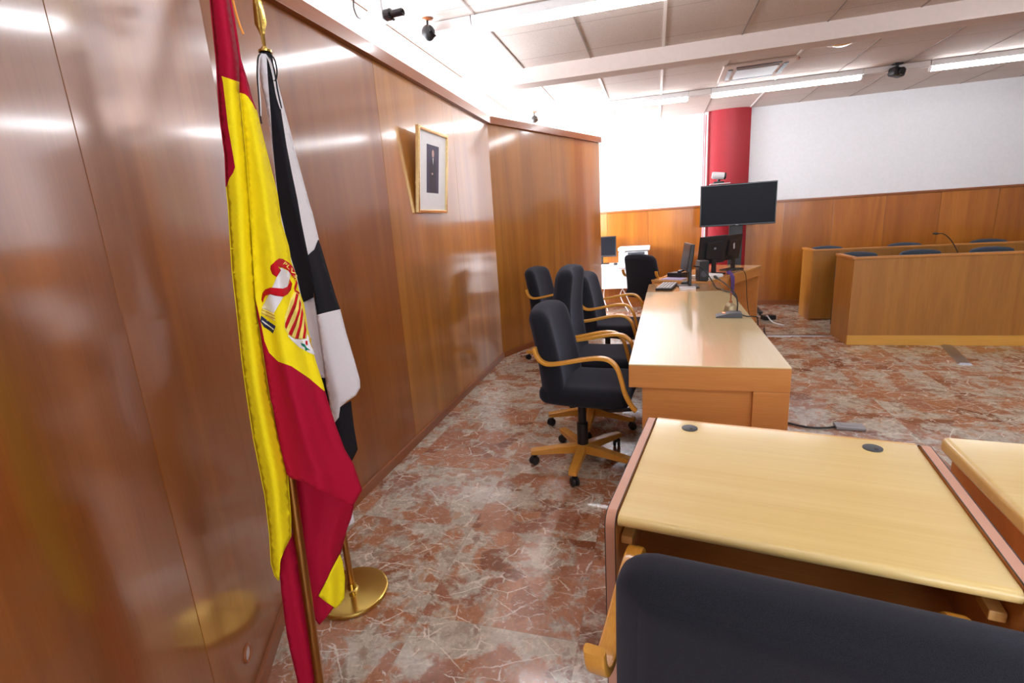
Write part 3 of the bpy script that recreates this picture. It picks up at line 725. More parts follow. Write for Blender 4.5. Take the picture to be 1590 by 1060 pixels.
for (px, py) in ((1071, 665), (1355, 696)):
    g = at_z(px, py, SZ); loc = Matrix.Rotation(-SA, 3, 'Z') @ (g - Vector((-0.089, 1.114, 0)))
    bm = bmesh.new(); lathe(bm, [(0, SZ), (0.026, SZ), (0.026, SZ + .003), (.022, SZ + .005), (0, SZ + .005)], (loc.x, loc.y, 0), 28)
    gr = obj('cable_grommet', bm, 'darkgrey', t)
    bm = bmesh.new(); add_box(bm, (loc.x + .006, loc.y - .012, SZ + .0052), (.010, .012, .002)); obj('cable_slot', bm, 'black', gr)
# neighbouring desk on the right
t = thing('side_desk', 'orange wood desk with rounded edge cropped at the right, beside the small desk', 'desk', (0.800, 1.140, 0), R_(-5.5))
bm = bmesh.new()
add_box(bm, (0.55, 0.29, 0.680), (1.1, 0.58, 0.05), None, 0.016, 4); o = obj('desk_top', bm, 'beech_top', t)
bm = bmesh.new(); add_box(bm, (0.04, 0.29, 0.327), (0.03, 0.52, 0.654)); obj('side_panel', bm, 'beech', t)
bm = bmesh.new(); add_box(bm, (1.06, 0.29, 0.327), (0.03, 0.52, 0.654)); obj('side_panel', bm, 'beech', t)
bm = bmesh.new(); add_box(bm, (0.55, 0.50, 0.45), (0.98, 0.018, 0.40)); obj('modesty_panel', bm, 'beech', t)
SIDE = t

# ---------------------------------------------------------------- dock benches at right
def bench(x0, x1, y0, dep, H, label, plinth=True):
    t = thing('parapet_bench', label, 'bench', (x0, y0, 0), 0)
    L = x1 - x0
    nseg = 3; sl = [0, 1.47, 2.9, L]
    z0 = 0.10 if plinth else 0.02
    for a, b in zip(sl, sl[1:]):
        bm = bmesh.new(); add_box(bm, ((a + b) / 2, 0.012, (z0 + H - 0.02) / 2), (b - a - 0.003, 0.024, H - 0.02 - z0), None, 0.001, 1); obj('front_panel', bm, 'bench', t)
        if plinth:
            bm = bmesh.new(); add_box(bm, ((a + b) / 2, 0.008, 0.05), (b - a - 0.003, 0.03, 0.10), None, 0.001, 1); obj('plinth', bm, 'plinth', t)
    bm = bmesh.new(); add_box(bm, (0.012, dep / 2 + .012, (H - 0.02) / 2), (0.024, dep - .024, H - 0.02)); obj('end_panel', bm, 'bench', t)
    bm = bmesh.new(); add_box(bm, (L - 0.012, dep / 2 + .012, (H - 0.02) / 2), (0.024, dep - .024, H - 0.02)); obj('end_panel', bm, 'bench', t)
    bm = bmesh.new(); add_box(bm, (L / 2, 0.018, H - 0.010), (L + 0.03, 0.060, 0.022), None, 0.005, 2); add_box(bm, (0.014, dep / 2 + .024, H - 0.010), (0.058, dep - .046, 0.022), None, 0.005, 2)
    obj('top_rim', bm, 'bench_rim', t)
    bm = bmesh.new(); add_box(bm, (L / 2, dep / 2 + .01, H - 0.16), (L - 0.05, dep - .03, 0.024)); obj('writing_shelf', bm, 'bench', t)
    return t
bench(1.888, 5.4, 5.637, 0.50, 0.887, 'front wooden parapet bench with a pale plinth at the right', True)
bench(1.861, 5.4, 6.883, 0.45, 0.877, 'rear wooden parapet bench standing closer to the far wall', False)
def blue_chair(label, group):
    t = thing('upholstered_chair', label, 'chair', (0, 0, 0), 0, group)
    def bf(p):
        v = (p[2] + 0.2) / 0.4
        return (p[0] * (1 - 0.35 * max(0, v - .55) ** 1.2), p[1] + 0.03 * v - .03 * (p[0] / .2) ** 2, p[2] + 0.655 - 0.02 * (p[0] / .2) ** 2 * v)
    bm = bmesh.new(); cushion(bm, (0.44, 0.05, 0.40), 0.024, 10, bf); obj('backrest', bm, 'blue', t, 60)
    bm = bmesh.new(); cushion(bm, (0.44, 0.42, 0.06), 0.028, 8, lambda p: (p[0], p[1] - 0.24, p[2] + 0.45)); obj('seat', bm, 'blue', t, 60)
    for sx in (-1, 1):
        bm = bmesh.new(); tube(bm, [(sx * .2, .02, 0), (sx * .2, .0, .45), (sx * .19, .035, .60)], .011); obj('rear_leg', bm, 'black', t)
        bm = bmesh.new(); tube(bm, [(sx * .2, -.42, 0), (sx * .2, -.40, .42)], .011); obj('front_leg', bm, 'black', t)
    return t
b0 = blue_chair('blue-grey chair back peeking over the front bench, leftmost one', 'blue chairs behind the benches')
b0.location = (2.245, 6.62, 0.0)
b0.rotation_euler = (0, 0, 0)
lab = ['blue-grey chair back peeking over the front bench, next to the microphone', 'blue-grey chair back peeking over the front bench at the right edge']
for i, xx in enumerate((2.85, 3.50)):
    c = copy_tree(b0); c.location = (xx, 6.62, 0.0); c['label'] = lab[i]
lab = ['grey-blue chair top behind the rear bench, leftmost one', 'grey-blue chair top behind the rear bench, middle one', 'grey-blue chair top behind the rear bench, right one']
for i, xx in enumerate((2.25, 3.15, 4.05)):
    c = copy_tree(b0); c.location = (xx, 7.75, -0.0); c['label'] = lab[i]

def gooseneck(name, label, loc, rz, neck, sz=1.0):
    t = thing(name, label, 'microphone', loc, rz)
    bm = bmesh.new(); L_, W_ = 0.165 * sz, 0.10 * sz
    pr = [(-L_ / 2, 0.004), (-L_ / 2 + .01, 0.012), (0.0, 0.030), (L_ / 2 - .02, 0.036), (L_ / 2, 0.030), (L_ / 2, 0.0), (-L_ / 2, 0.0)]
    va = [bm.verts.new((x_, -W_ / 2, z)) for x_, z in pr]; vb = [bm.verts.new((x_, W_ / 2, z)) for x_, z in pr]
    fs = [bm.faces.new(va), bm.faces.new(vb[::-1])]
    for i in range(len(pr)):
        j = (i + 1) % len(pr); fs.append(bm.faces.new((va[i], vb[i], vb[j], va[j])))
    bmesh.ops.bevel(bm, geom=bm.edges[:], offset=0.004, segments=2, affect='EDGES', profile=0.5, clamp_overlap=True)
    obj('base', bm, 'darkgrey', t)
    bm = bmesh.new(); tube(bm, catmull(neck, 8), 0.0045, 8); obj('gooseneck', bm, 'black', t)
    a, b = Vector(neck[-2]), Vector(neck[-1]); d = (b - a).normalized()
    bm = bmesh.new(); sweep(bm, [b - d * .005, b + d * .004, b + d * .03, b + d * .042], circ(.011, 12), scales=[.5, .9, 1, .5]); obj('capsule', bm, 'black', t)
    bm = bmesh.new(); lathe(bm, [(0, .0), (.010, .0), (.010, .004), (0, .004)], (-0.03 * sz, 0.01, 0.0245), 12); obj('talk_button', bm, 'led', t)
    return t
MB0 = Vector((0.487, 3.60, DZ + .0005))
gooseneck('desk_microphone', 'black gooseneck microphone with lit button on the long desk', MB0, R_(-4), [(0.055, 0.02, 0.03), (0.056, 0.03, 0.09), (0.040, 0.06, 0.15), (-0.01, 0.14, 0.20), (-0.07, 0.25, 0.235)])
mb = Vector((2.80, 5.86, 0.887 - 0.148))
gooseneck('desk_microphone', 'thin gooseneck microphone rising over the front bench at the right', mb, 0, [(0.055, 0.0, 0.03), (0.04, 0.0, 0.12), (-0.03, 0.0, 0.25), (-0.10, 0.0, 0.32), (-0.15, 0, 0.326)], 0.9)

# ---------------------------------------------------------------- things on the long desk
t = thing('hand_bell', 'small aged bell with slim handle behind the gooseneck microphone', 'bell', (0.522, 3.775, DZ + .0005)); t.scale = (1.12, 1.12, 1.15)
bm = bmesh.new(); lathe(bm, [(0, 0), (.040, 0), (.041, .006), (.037, .018), (.034, .035), (.028, .046), (.018, .055), (.012, .060), (0, .062)], n=28); obj('bell_cup', bm, 'bell', t)
bm = bmesh.new(); lathe(bm, [(0, .060), (.011, .060), (.012, .066), (.005, .072), (.004, .10), (.007, .108), (.005, .122), (0, .124)], n=16); obj('handle', bm, 'trim', t)
t = thing('keyboard', 'black and grey computer keyboard on the corner desk', 'keyboard', (0.115, 5.08, DZ + .0005), R_(80))
bm = bmesh.new(); add_box(bm, (0, 0, .012), (.40, .15, .022), None, .005, 2); obj('key_base', bm, 'black', t)
bm = bmesh.new()
for i in range(14):
    for j in range(5):
        add_box(bm, (-.182 + i * .028, -.056 + j * .028, .0265), (.020, .020, .009), None, .0015, 1)
obj('keys', bm, 'lightgrey', t)
t = thing('notebook', 'small white note block in front of the side-on monitor', 'notebook', (0.300, 4.965, DZ + .0005), R_(2))
bm = bmesh.new(); add_box(bm, (0, 0, .008), (.145, .09, .016), None, .002, 1); obj('pages', bm, 'paper', t)
bm = bmesh.new(); add_box(bm, (0, 0, .0175), (.148, .093, .002)); obj('cover', bm, 'lightgrey', t)
def monitor(label, loc, rz, w, h, tilt=0, baseh=.16, logo=False, name='computer_monitor', sheet=False, thick=.035):
    t = thing(name, label, 'monitor', loc, rz)
    bm = bmesh.new(); add_box(bm, (0, 0, .006), (.24, .18, .012), None, .004, 2); obj('stand_base', bm, 'black', t)
    bm = bmesh.new(); add_box(bm, (0, .015, baseh / 2 + .02), (.06, .025, baseh + .06), None, .005, 2); obj('stand_neck', bm, 'black', t)
    rm = Matrix.Rotation(R_(tilt), 3, 'X'); zc = baseh + h / 2
    bm = bmesh.new(); add_box(bm, (0, 0, 0), (w, thick, h), None, .006, 2); add_box(bm, (0, thick / 2 + .008, 0), (w * .62, .022, h * .6), None, .008, 2)
    cs = obj('screen_case', bm, 'black', t); cs.location = (0, -.012, zc); cs.rotation_euler = (R_(tilt), 0, 0)
    bm = bmesh.new(); add_box(bm, (0, -thick / 2 - .0008, .004), (w - .03, .0016, h - .04)); obj('screen', bm, 'screen', cs)
    if logo: bm = bmesh.new(); add_box(bm, (0, thick / 2 + .0198, .02), (.035, .0016, .022), None, 0); obj('badge', bm, 'grey', cs)
    if sheet: bm = bmesh.new(); add_box(bm, (.01, thick / 2 + .0198, .02), (.03, .0016, .07), Matrix.Rotation(R_(20), 3, 'Y')); obj('sticker', bm, 'lightgrey', cs)
    return t
# screens face local -Y
monitor('slim monitor seen edge-on beside the keyboard on the corner desk', (0.315, 5.12, DZ + .0005), R_(-84), .40, .26, -8, .16)
def on_table(u, v):
    r = Matrix.Rotation(XA, 3, 'Z') @ Vector((u, v, 0)); return Vector((0.515 + r.x, 5.46 + r.y, DZ + .0005))
p1 = on_table(.62, .20); p2 = on_table(1.10, .17)
monitor('black monitor with square badge seen from behind, under the left half of the television', p1, XA + PI + R_(-16), .42, .31, -6, .12, True)
monitor('black monitor with a pale sticker seen from behind, right of its twin', p2, XA + PI + R_(-8), .38, .30, -8, .12, False, 'computer_monitor', True)
t = thing('desk_speaker', 'black box speaker on the corner desk before the monitors', 'speaker', on_table(.085, .085), R_(15))
bm = bmesh.new(); add_box(bm, (0, 0, .105), (.10, .13, .21), None, .012, 2); obj('cabinet', bm, 'black', t)
bm = bmesh.new(); lathe(bm, [(0, 0), (.036, 0), (.036, .003), (.03, .004), (0, -.0)], (0, -.0655, .075), 20, 0, Matrix.Rotation(R_(90), 3, 'X')); obj('speaker_cone', bm, 'darkgrey', t)
t = thing('telephone', 'black telephone lying between the box speaker and the monitors', 'telephone', on_table(.30, .46), XA + R_(90))
bm = bmesh.new(); add_box(bm, (0, 0, .025), (.17, .20, .05), Matrix.Rotation(R_(4), 3, 'X'), .01, 2); obj('base', bm, 'black', t)
bm = bmesh.new(); sweep(bm, catmull([(-.06, -.095, .065), (-.06, -.05, .075), (-.06, .05, .075), (-.06, .095, .065)], 5), rrect(.04, .025, .008, 2), up=(1, 0, 0)); obj('handset', bm, 'blackgloss', t)
bm = bmesh.new()
for i in range(3):
    for j in range(4): add_box(bm, (.005 + i * .024, -.03 + j * .022, .0535), (.016, .014, .005), None, .001, 1)
obj('buttons', bm, 'grey', t)
t = thing('paper_stack', 'stack of white papers beside the blue cables on the cross table', 'papers', on_table(.33, .15), XA + R_(75))
bm = bmesh.new()
for i in range(6): add_box(bm, (random.uniform(-.004, .004), random.uniform(-.004, .004), .003 + i * .005), (.21, .297, .0045), Matrix.Rotation(random.uniform(-.04, .04), 3, 'Z'))
obj('sheets', bm, 'paper', t)
bm = bmesh.new(); add_box(bm, (0, 0, .003), (.21, .29, .006), None, .001, 1)
o = obj('folder', bm, 'lilac'); o.location = on_table(.12, .42); o.scale = (.8, .8, 1); o.rotation_euler = (0, 0, XA); tag(o, 'thin lilac folder at the left corner of the cross table', 'folder')
t = thing('computer_mouse', 'black computer mouse behind the keyboard', 'mouse', (0.30, 5.30, DZ + .0005), R_(70))
bm = bmesh.new(); cushion(bm, (.10, .06, .034), .016, 6, lambda p: (p[0], p[1] * (1 - .1 * p[0] / .05), p[2] + .017 - .1 * p[0] ** 2 / .05)); obj('shell', bm, 'black', t, 60)
bm = bmesh.new(); lathe(bm, [(0, -.003), (.006, -.003), (.006, .003), (0, .003)], (.03, 0, .030), 12, 0, Matrix.Rotation(R_(90), 3, 'X')); obj('wheel', bm, 'grey', t)

# television on floor stand
TVX, TVY = 1.06, 7.42
t = thing('television', 'large black television on a pole stand in front of the red pilaster', 'television', (TVX, TVY, 0), 0)
sx = (7.42 / 7.0)
w_, h_ = 0.94, 0.545; zc = 1.475
bm = bmesh.new(); add_box(bm, (0, 0, zc), (w_, .045, h_), None, .006, 2); add_box(bm, (0, .035, zc - .02), (w_ * .6, .04, h_ * .6), None, .012, 2); cs = obj('case', bm, 'blackgloss', t)
bm = bmesh.new(); add_box(bm, (0, -.0232, zc + .004), (w_ - .022, .0016, h_ - .036)); obj('screen', bm, 'screen', cs)
bm = bmesh.new(); add_box(bm, (0, -.0238, zc - h_ / 2 + .010), (.035, .0016, .006)); obj('badge', bm, 'grey', cs)
bm = bmesh.new(); add_box(bm, (0, .06, .66), (.17, .06, 1.24), None, .008, 2); obj('pole', bm, 'black', t)
bm = bmesh.new(); add_box(bm, (0, .06, .045), (.66, .10, .03), None, .008); 
for s in (-1, 1): add_box(bm, (s * .31, 0.0, .045), (.06, .48, .03), None, .008)
obj('stand_base', bm, 'black', t)
for s in (-1, 1):
    for yy in (-.2, .2):
        bm = bmesh.new(); lathe(bm, [(0, -.012), (.024, -.012), (.026, 0), (.024, .012), (0, .012)], (s * .31, yy, .026), 16, 0, Matrix.Rotation(R_(90), 3, 'Y')); obj('caster', bm, 'black', t)
bm = bmesh.new(); add_box(bm, (-.23, .0, zc + h_ / 2 + .012), (.25, .14, .012), None, .003); add_box(bm, (-.23, .04, zc + h_ / 2 - .01), (.05, .012, .05)); obj('shelf', bm, 'lightgrey', t)
t = thing('video_camera', 'silver conference camera on the shelf above the television', 'camera', (TVX - .245, TVY, zc + h_ / 2 + .0185), 0)
bm = bmesh.new(); add_box(bm, (0, 0, .012), (.13, .10, .024), None, .006); tube(bm, [(0, 0, .02), (0, 0, .05)], .02, 12); obj('base', bm, 'black', t)
rm = Matrix.Rotation(R_(90 + 8), 3, 'Y')
bm = bmesh.new(); lathe(bm, [(0, -.085), (.040, -.085), (.046, -.07), (.046, .06), (.042, .068), (0, .068)], (0, 0, .098), 24, 0, rm); obj('barrel', bm, 'lightgrey', t)
bm = bmesh.new(); lathe(bm, [(0, .066), (.043, .066), (.045, .085), (.036, .092), (.030, .085), (0, .083)], (0, 0, .098), 24, 0, rm); obj('lens', bm, 'blackgloss', t)

# white desk, monitor and printer at the far wall
t = thing('white_desk', 'white desk with a deep front panel against the far wall beyond the partition', 'desk', (-0.85, 7.70, 0))
bm = bmesh.new(); add_box(bm, (0, 0, .700), (1.5, .62, .028), None, .004); obj('desk_top', bm, 'white', t)
bm = bmesh.new(); add_box(bm, (0, -.28, .535), (1.44, .02, .30)); obj('front_panel', bm, 'white', t)
for s in (-1, 1): bm = bmesh.new(); add_box(bm, (s * .72, 0, .343), (.03, .56, .686)); obj('side_panel', bm, 'white', t)
t.location.x = -0.78
monitor('dark monitor on the white desk at the edge of the wood partition', (-0.80, 7.83, .7145), R_(4), .46, .31, 0, .11)
t = thing('printer', 'white multifunction printer standing on the white desk', 'printer', (-0.305, 7.75, .7145))
bm = bmesh.new(); add_box(bm, (0, 0, .095), (.42, .38, .19), None, .012, 2); obj('body', bm, 'white', t)
bm = bmesh.new(); add_box(bm, (.01, 0, .228), (.46, .40, .05), None, .015, 3); obj('scanner_lid', bm, 'white', t)
bm = bmesh.new(); add_box(bm, (.04, -.1915, .165), (.24, .006, .035), None); obj('paper_slot', bm, 'darkgrey', t)
bm = bmesh.new(); add_box(bm, (-.16, -.195, .19), (.09, .02, .035), None, .003); obj('control_panel', bm, 'grey', t)
bm = bmesh.new(); add_box(bm, (0, 0, .004), (.38, .14, .012), None, .003); o = obj('desk_keyboard', bm, 'white'); o.location = (-.80, 7.56, .7165); tag(o, 'white keyboard before the dark monitor on the white desk', 'keyboard')
bm = bmesh.new(); cushion(bm, (.06, .10, .032), .015, 5, lambda p: (p[0], p[1], p[2] + .016)); o = obj('desk_mouse', bm, 'black', None, 60); o.location = (-.565, 7.60, .7145); tag(o, 'dark mouse on the white desk left of the printer', 'mouse')
for i, (xx, pts) in enumerate([(-.72, [(0, 0, .68), (.01, 0, .5), (-.03, 0, .25), (.03, 0, .012)]), (-.48, [(0, 0, .68), (.05, 0, .45), (-.02, 0, .25), (.10, -.05, .012)]), (-.43, [(0, 0, .68), (-.06, 0, .45), (.03, 0, .22), (.14, -.08, .012)])]):
    bm = bmesh.new(); tube(bm, catmull(pts, 8), .007, 8); o = obj('hanging_cable', bm, 'whitecable'); o.location = (xx, 7.60, 0)
    tag(o, ['single white cable hanging under the left of the white desk', 'white cable crossing to the right under the white desk', 'white cable crossing to the left under the white desk'][i], 'cable', 'white cables under the white desk')

# cables at the long desk
def cable(name, pts, r, mat, label):
    bm = bmesh.new(); tube(bm, catmull(pts, 8), r, 8); return tag(obj(name, bm, mat), label, 'cable')
zt = DZ + .006
cable('microphone_cable', [MB0 + V3(.085, 0, .012), (0.60, 3.58, zt), (0.640, 3.57, zt), (0.668, 3.58, .69), (0.678, 3.60, .50), (0.70, 3.64, .1), (0.78, 3.7, .012)], .004, 'black', 'black cable running off the desk edge beside the gooseneck microphone')
P = [on_table(.20, .10), on_table(.12, .03) + V3(0, 0, .012), on_table(.10, -.03) + V3(0, 0, -.03)]
base = on_table(.10, -.04)
for i in range(4):
    dx = i * .022
    cable('cable_bundle', [on_table(.80 + .03 * i, .09) + V3(0, 0, .012), on_table(.66 + dx, .05) + V3(0, 0, .02), on_table(.62 + dx, -.018) + V3(0, 0, -.04), on_table(.61 + dx, -.03) + V3(0, 0, -.30), on_table(.62 + dx, -.06 - .02 * i) + V3(0, 0, -.60), on_table(.68 + dx, -.12 - .02 * i) + V3(0, 0, -.695)], .0075, 'purple' if i in (0, 2, 3) else 'black',
          ['purple cable hanging leftmost off the cross table', 'black cable hanging between purple ones off the cross table', 'purple cable hanging third off the cross table', 'purple cable hanging rightmost off the cross table'][i])
cable('monitor_cable', [(0.36, 5.12, DZ + .2), (0.43, 5.04, DZ + .19), (0.50, 4.98, DZ + .10), (0.55, 4.93, DZ + .012), (0.585, 4.86, DZ + .01), (0.60, 4.75, DZ + .008), (0.640, 4.6, DZ + .008), (0.664, 4.55, .66), (0.67, 4.5, .3), (0.72, 4.5, .01)], .006, 'black', 'black cable looping from the box speaker over the desk edge')
cable('power_cable', [on_table(1.02, .08) + V3(0, 0, .008), on_table(1.0, .02) + V3(0, 0, .012), on_table(1.02, -.03) + V3(0, 0, -.06), on_table(1.06, -.05) + V3(0, 0, -.4), on_table(1.05, -.12) + V3(0, 0, -.69)], .004, 'black', 'thin black cable draped over the right side of the cross table')
cable('floor_cable', [(0.655, 3.55, .008), (0.80, 3.50, .008), (0.95, 3.41, .008), (1.06, 3.405, .008), (1.14, 3.43, .010)], .007, 'black', 'black cable on the marble floor running into the small grey cover')
cable('floor_cable', [(1.27, 6.40, .012), (1.22, 6.1, .012), (1.16, 5.6, .012), (1.0, 5.2, .012), (0.85, 4.9, .012)], .010, 'black', 'thick black cable on the floor behind the long desk')
cable('floor_cable', [(1.21, 6.30, .010), (1.13, 5.95, .012), (1.04, 5.55, .012), (0.93, 5.2, .012)], .010, 'purple', 'purple cable on the floor behind the long desk')
t = thing('cable_box', 'small grey cable cover on the floor right of the long desk', 'cable cover', (1.215, 3.435, 0), R_(-3))
bm = bmesh.new(); add_box(bm, (0, 0, .012), (.165, .085, .024), None, .006, 2); obj('cover', bm, 'alu', t)
bm = bmesh.new(); add_box(bm, (.0, 0, .0245), (.10, .03, .003), None, .001, 1); obj('lid', bm, 'grey', t)
bm = bmesh.new(); prism(bm, [(-.05, 0), (.05, 0), (.03, .014), (-.03, .014)], -.33, .33)
o = obj('cable_ramp', bm, 'alu'); o.rotation_euler = (R_(90), 0, 0)
me = o.data
o.rotation_euler = (R_(90), 0, R_(-14.5)); o.location = (2.655, 5.285, 0); tag(o, 'grey aluminium cable ramp on the floor before the front bench', 'cable cover')
bm = bmesh.new(); add_box(bm, (0, 0, .004), (.70, .05, .008), None, .002, 1); o = obj('floor_strip', bm, 'steel'); o.location = (1.53, 6.04, 0); tag(o, 'thin bright metal strip across the floor left of the front bench', 'floor strip')
t = thing('foot_pedal', 'dark device with pale cable on the floor right of the cross table', 'device', (1.42, 6.95, 0), R_(20))
bm = bmesh.new(); add_box(bm, (0, 0, .03), (.16, .10, .06), None, .012, 2); obj('body', bm, 'black', t)
bm = bmesh.new(); tube(bm, catmull([(-.06, -.05, .06), (-.10, -.14, .08), (-.09, -.25, .02), (-.04, -.4, .008)], 8), .008, 8); obj('cable', bm, 'whitecable', t)

# ---------------------------------------------------------------- framed picture leaning off the partition
nB = Vector((1, 0, 0)); pz0, pz1, py0, py1 = 1.535, 2.095, 3.165, 3.665
t = thing('framed_picture', 'gold framed portrait photograph with wide white mount hanging on the wood partition', 'picture', (-1.573, (py0 + py1) / 2, pz0), 0)
Wp, Hp = py1 - py0, pz1 - pz0; tilt = R_(6.5)
fr = Matrix.Rotation(tilt, 3, 'Y')
sub = []
bm = bmesh.new(); fw = .024
for (yy, zz, sy, szz) in ((-Wp / 2 + fw / 2, Hp / 2, fw, Hp), (Wp / 2 - fw / 2, Hp / 2, fw, Hp), (0, fw / 2, Wp - 2 * fw, fw), (0, Hp - fw / 2, Wp - 2 * fw, fw)):
    add_box(bm, (.014, yy, zz), (.028, sy, szz), None, .005, 2)
f_ = obj('frame', bm, 'gold', t); f_.rotation_euler = (0, tilt, 0); f_.location = (.004, 0, 0)
bm = bmesh.new(); add_box(bm, (.012, 0, Hp / 2), (.004, Wp - 2 * fw, Hp - 2 * fw)); o = obj('mount_board', bm, 'mat', t); o.rotation_euler = (0, tilt, 0); o.location = (.004, 0, 0)
pic = obj('portrait_print', (lambda b: (add_box(b, (.0148, 0, Hp / 2 + .02), (.0016, .20, .32)), b)[1])(bmesh.new()), 'photo', t); pic.rotation_euler = (0, tilt, 0); pic.location = (.004, 0, 0)
bm = bmesh.new()
def flat(poly, x, mi):
    vs = [bm.verts.new((x, a, b)) for a, b in poly]; bm.faces.new(vs).material_index = mi
def ell(cy, cz, ry, rz, n=16): return [(cy + ry * math.cos(2 * PI * i / n), cz + rz * math.sin(2 * PI * i / n)) for i in range(n)]
zc = Hp / 2 + .02
flat([(-.055, zc - .158), (.055, zc - .158), (.060, zc + .02), (.045, zc + .055), (.012, zc + .075), (-.012, zc + .075), (-.045, zc + .055), (-.060, zc + .02)], .0158, 0)
flat(ell(0, zc + .105, .018, .026), .0160, 1)
flat([(-.008, zc + .076), (.008, zc + .076), (.002, zc + .03)], .0160, 2)
flat(ell(-.01, zc - .03, .014, .007), .0160, 1)
r = bmesh.ops.extrude_face_region(bm, geom=bm.faces[:]); bmesh.ops.translate(bm, vec=(-.0006, 0, 0), verts=[g for g in r['geom'] if isinstance(g, bmesh.types.BMVert)])
o = obj('portrait_figure', bm, ['suit', 'skin', 'mat'], pic)

# ---------------------------------------------------------------- flags
def smooth_poly(pts, closed=False, step=6.0):
    out = []
    n = len(pts)
    for i in range(n if closed else n - 1):
        a, b = Vector(pts[i]), Vector(pts[(i + 1) % n]); L = (b - a).length; m = max(1, int(L / step))
        for j in range(m): out.append(a + (b - a) * (j / m))
    if not closed: out.append(Vector(pts[-1]))
    return out
def interp(xs, ys, x):
    if x <= xs[0]: return ys[0]
    for i in range(len(xs) - 1):
        if x <= xs[i + 1]:
            t_ = (x - xs[i]) / (xs[i + 1] - xs[i]); return ys[i] + (ys[i + 1] - ys[i]) * t_
    return ys[-1]
def inside(poly, x, y):
    c = False; n = len(poly); j = n - 1
    for i in range(n):
        xi, yi = poly[i]; xj, yj = poly[j]
        if (yi > y) != (yj > y) and x < (xj - xi) * (y - yi) / (yj - yi) + xi: c = not c
        j = i
    return c
class Layer:
    """a hanging fold of cloth: left and right edges by height, base distance from the pole plane and its folds"""
    def __init__(s, left, right, base, amp, waves=()):
        s.l = sorted((y, x) for x, y in left); s.r = sorted((y, x) for x, y in right); s.base = base; s.amp = amp; s.w = waves; s.back = False
    def rear(s):
        import copy as _c
        q = _c.copy(s); q.back = True; return q
    def depth(s, x, y):
        xl = interp([a for a, _ in s.l], [b for _, b in s.l], y); xr = interp([a for a, _ in s.r], [b for _, b in s.r], y)
        u = (x - xl) / max(xr - xl, 1e-3); u = max(0.0, min(1.0, u))
        d = s.base + s.amp * min(1.0, (xr - xl) / 55) * (math.sin(PI * u) - 0.35)
        if s.back: return s.base - s.amp * min(1.0, (xr - xl) / 55) * (0.35 + 1.0 * math.sin(PI * u)) - 0.004
        for (A, f, ph, sl) in s.w: d += A * min(1.0, (xr - xl) / 60) * math.sin(2 * PI * (f * u + ph) + y * sl) * min(1, u * 6) * min(1, (1 - u) * 6)
        return d
class Cloth:
    def __init__(s, P0, n): s.P0 = P0; s.n = n; s.bm = bmesh.new(); s.mats = []
    def pt(s, x, y, d): return at_plane(x, y, s.P0 + s.n * d, s.n)
    def region(s, poly, layer, mat, off=0.0, step=7.0, rear=True):
        if rear: s.region(poly, layer.rear(), mat, off, step * 1.6, False)
        if mat not in s.mats: s.mats.append(mat)
        mi = s.mats.index(mat)
        b = smooth_poly(poly, True, step); pts = [Vector((p.x, p.y)) for p in b]; nb = len(pts)
        x0 = min(p.x for p in b); x1 = max(p.x for p in b); y0 = min(p.y for p in b); y1 = max(p.y for p in b)
        bp = [(p.x, p.y) for p in b]
        row = 0; y = y0 + step * .5
        while y < y1:
            x = x0 + (step * .5 if row % 2 else 0)
            while x < x1:
                if inside(bp, x, y) and min((Vector((x, y)) - q).length for q in pts[:nb]) > step * .45: pts.append(Vector((x, y)))
                x += step
            y += step * .9; row += 1
        r = geometry.delaunay_2d_cdt(pts, [(i, (i + 1) % nb) for i in range(nb)], [], 1, 1e-5)
        vs = [s.bm.verts.new(s.pt(v.x, v.y, layer.depth(v.x, v.y) + off)) for v in r[0]]
        for f in r[2]:
            try: g = s.bm.faces.new([vs[i] for i in f]); g.material_index = mi
            except ValueError: pass
    def build(s, name, parent, org, thick=.0022):
        bmesh.ops.remove_doubles(s.bm, verts=s.bm.verts[:], dist=.0004)
        bmesh.ops.translate(s.bm, vec=-org, verts=s.bm.verts[:])
        # normals toward the viewer
        for f in s.bm.faces:
            f.normal_update()
            if f.normal.dot(s.n) < 0: f.normal_flip()
        me = bpy.data.meshes.new(name); s.bm.to_mesh(me); s.bm.free()
        for m_ in s.mats: me.materials.append(M[m_])
        me.shade_smooth()
        o = bpy.data.objects.new(name, me); C.objects.link(o); o.parent = parent
        md = o.modifiers.new('cloth_thickness', 'SOLIDIFY'); md.thickness = thick; md.offset = -1
        return o

def finial(bm, base, d, s=1.0):
    """flat spear blade on a small collar"""
    q = d.to_track_quat('Z', 'Y').to_matrix()
    lathe(bm, [(0, 0), (.012, 0), (.020, .004), (.020, .010), (.012, .014), (.008, .02), (0, .02)], base, 20, 0, q)
    prof = [(.0055, .018), (.0065, .05), (.010, .065), (.0185, .085), (.016, .12), (.012, .16), (.006, .19), (.001, .215)]
    rings = []
    for w_, z in prof:
        ring = []
        for a, b in ((w_, 0), (w_ * .4, .0045), (-w_ * .4, .0045), (-w_, 0), (-w_ * .4, -.0045), (w_ * .4, -.0045)):
            ring.append(bm.verts.new(base + q @ (Vector((a, b if w_ > .002 else b * .2, z)) * s)))
        rings.append(ring)
    for r0, r1 in zip(rings, rings[1:]):
        for j in range(6): bm.faces.new((r0[j], r0[(j + 1) % 6], r1[(j + 1) % 6], r1[j]))
    bm.faces.new(rings[0][::-1]); bm.faces.new(rings[-1])
def pole_base(parent, org, label=None):
    bm = bmesh.new(); lathe(bm, [(0, .0005), (.134, .0005), (.142, .004), (.143, .012), (.141, .018), (.134, .0215), (.03, .023), (.018, .030), (.016, .055), (0, .055)], org, 56); return obj('base', bm, 'brass', parent)

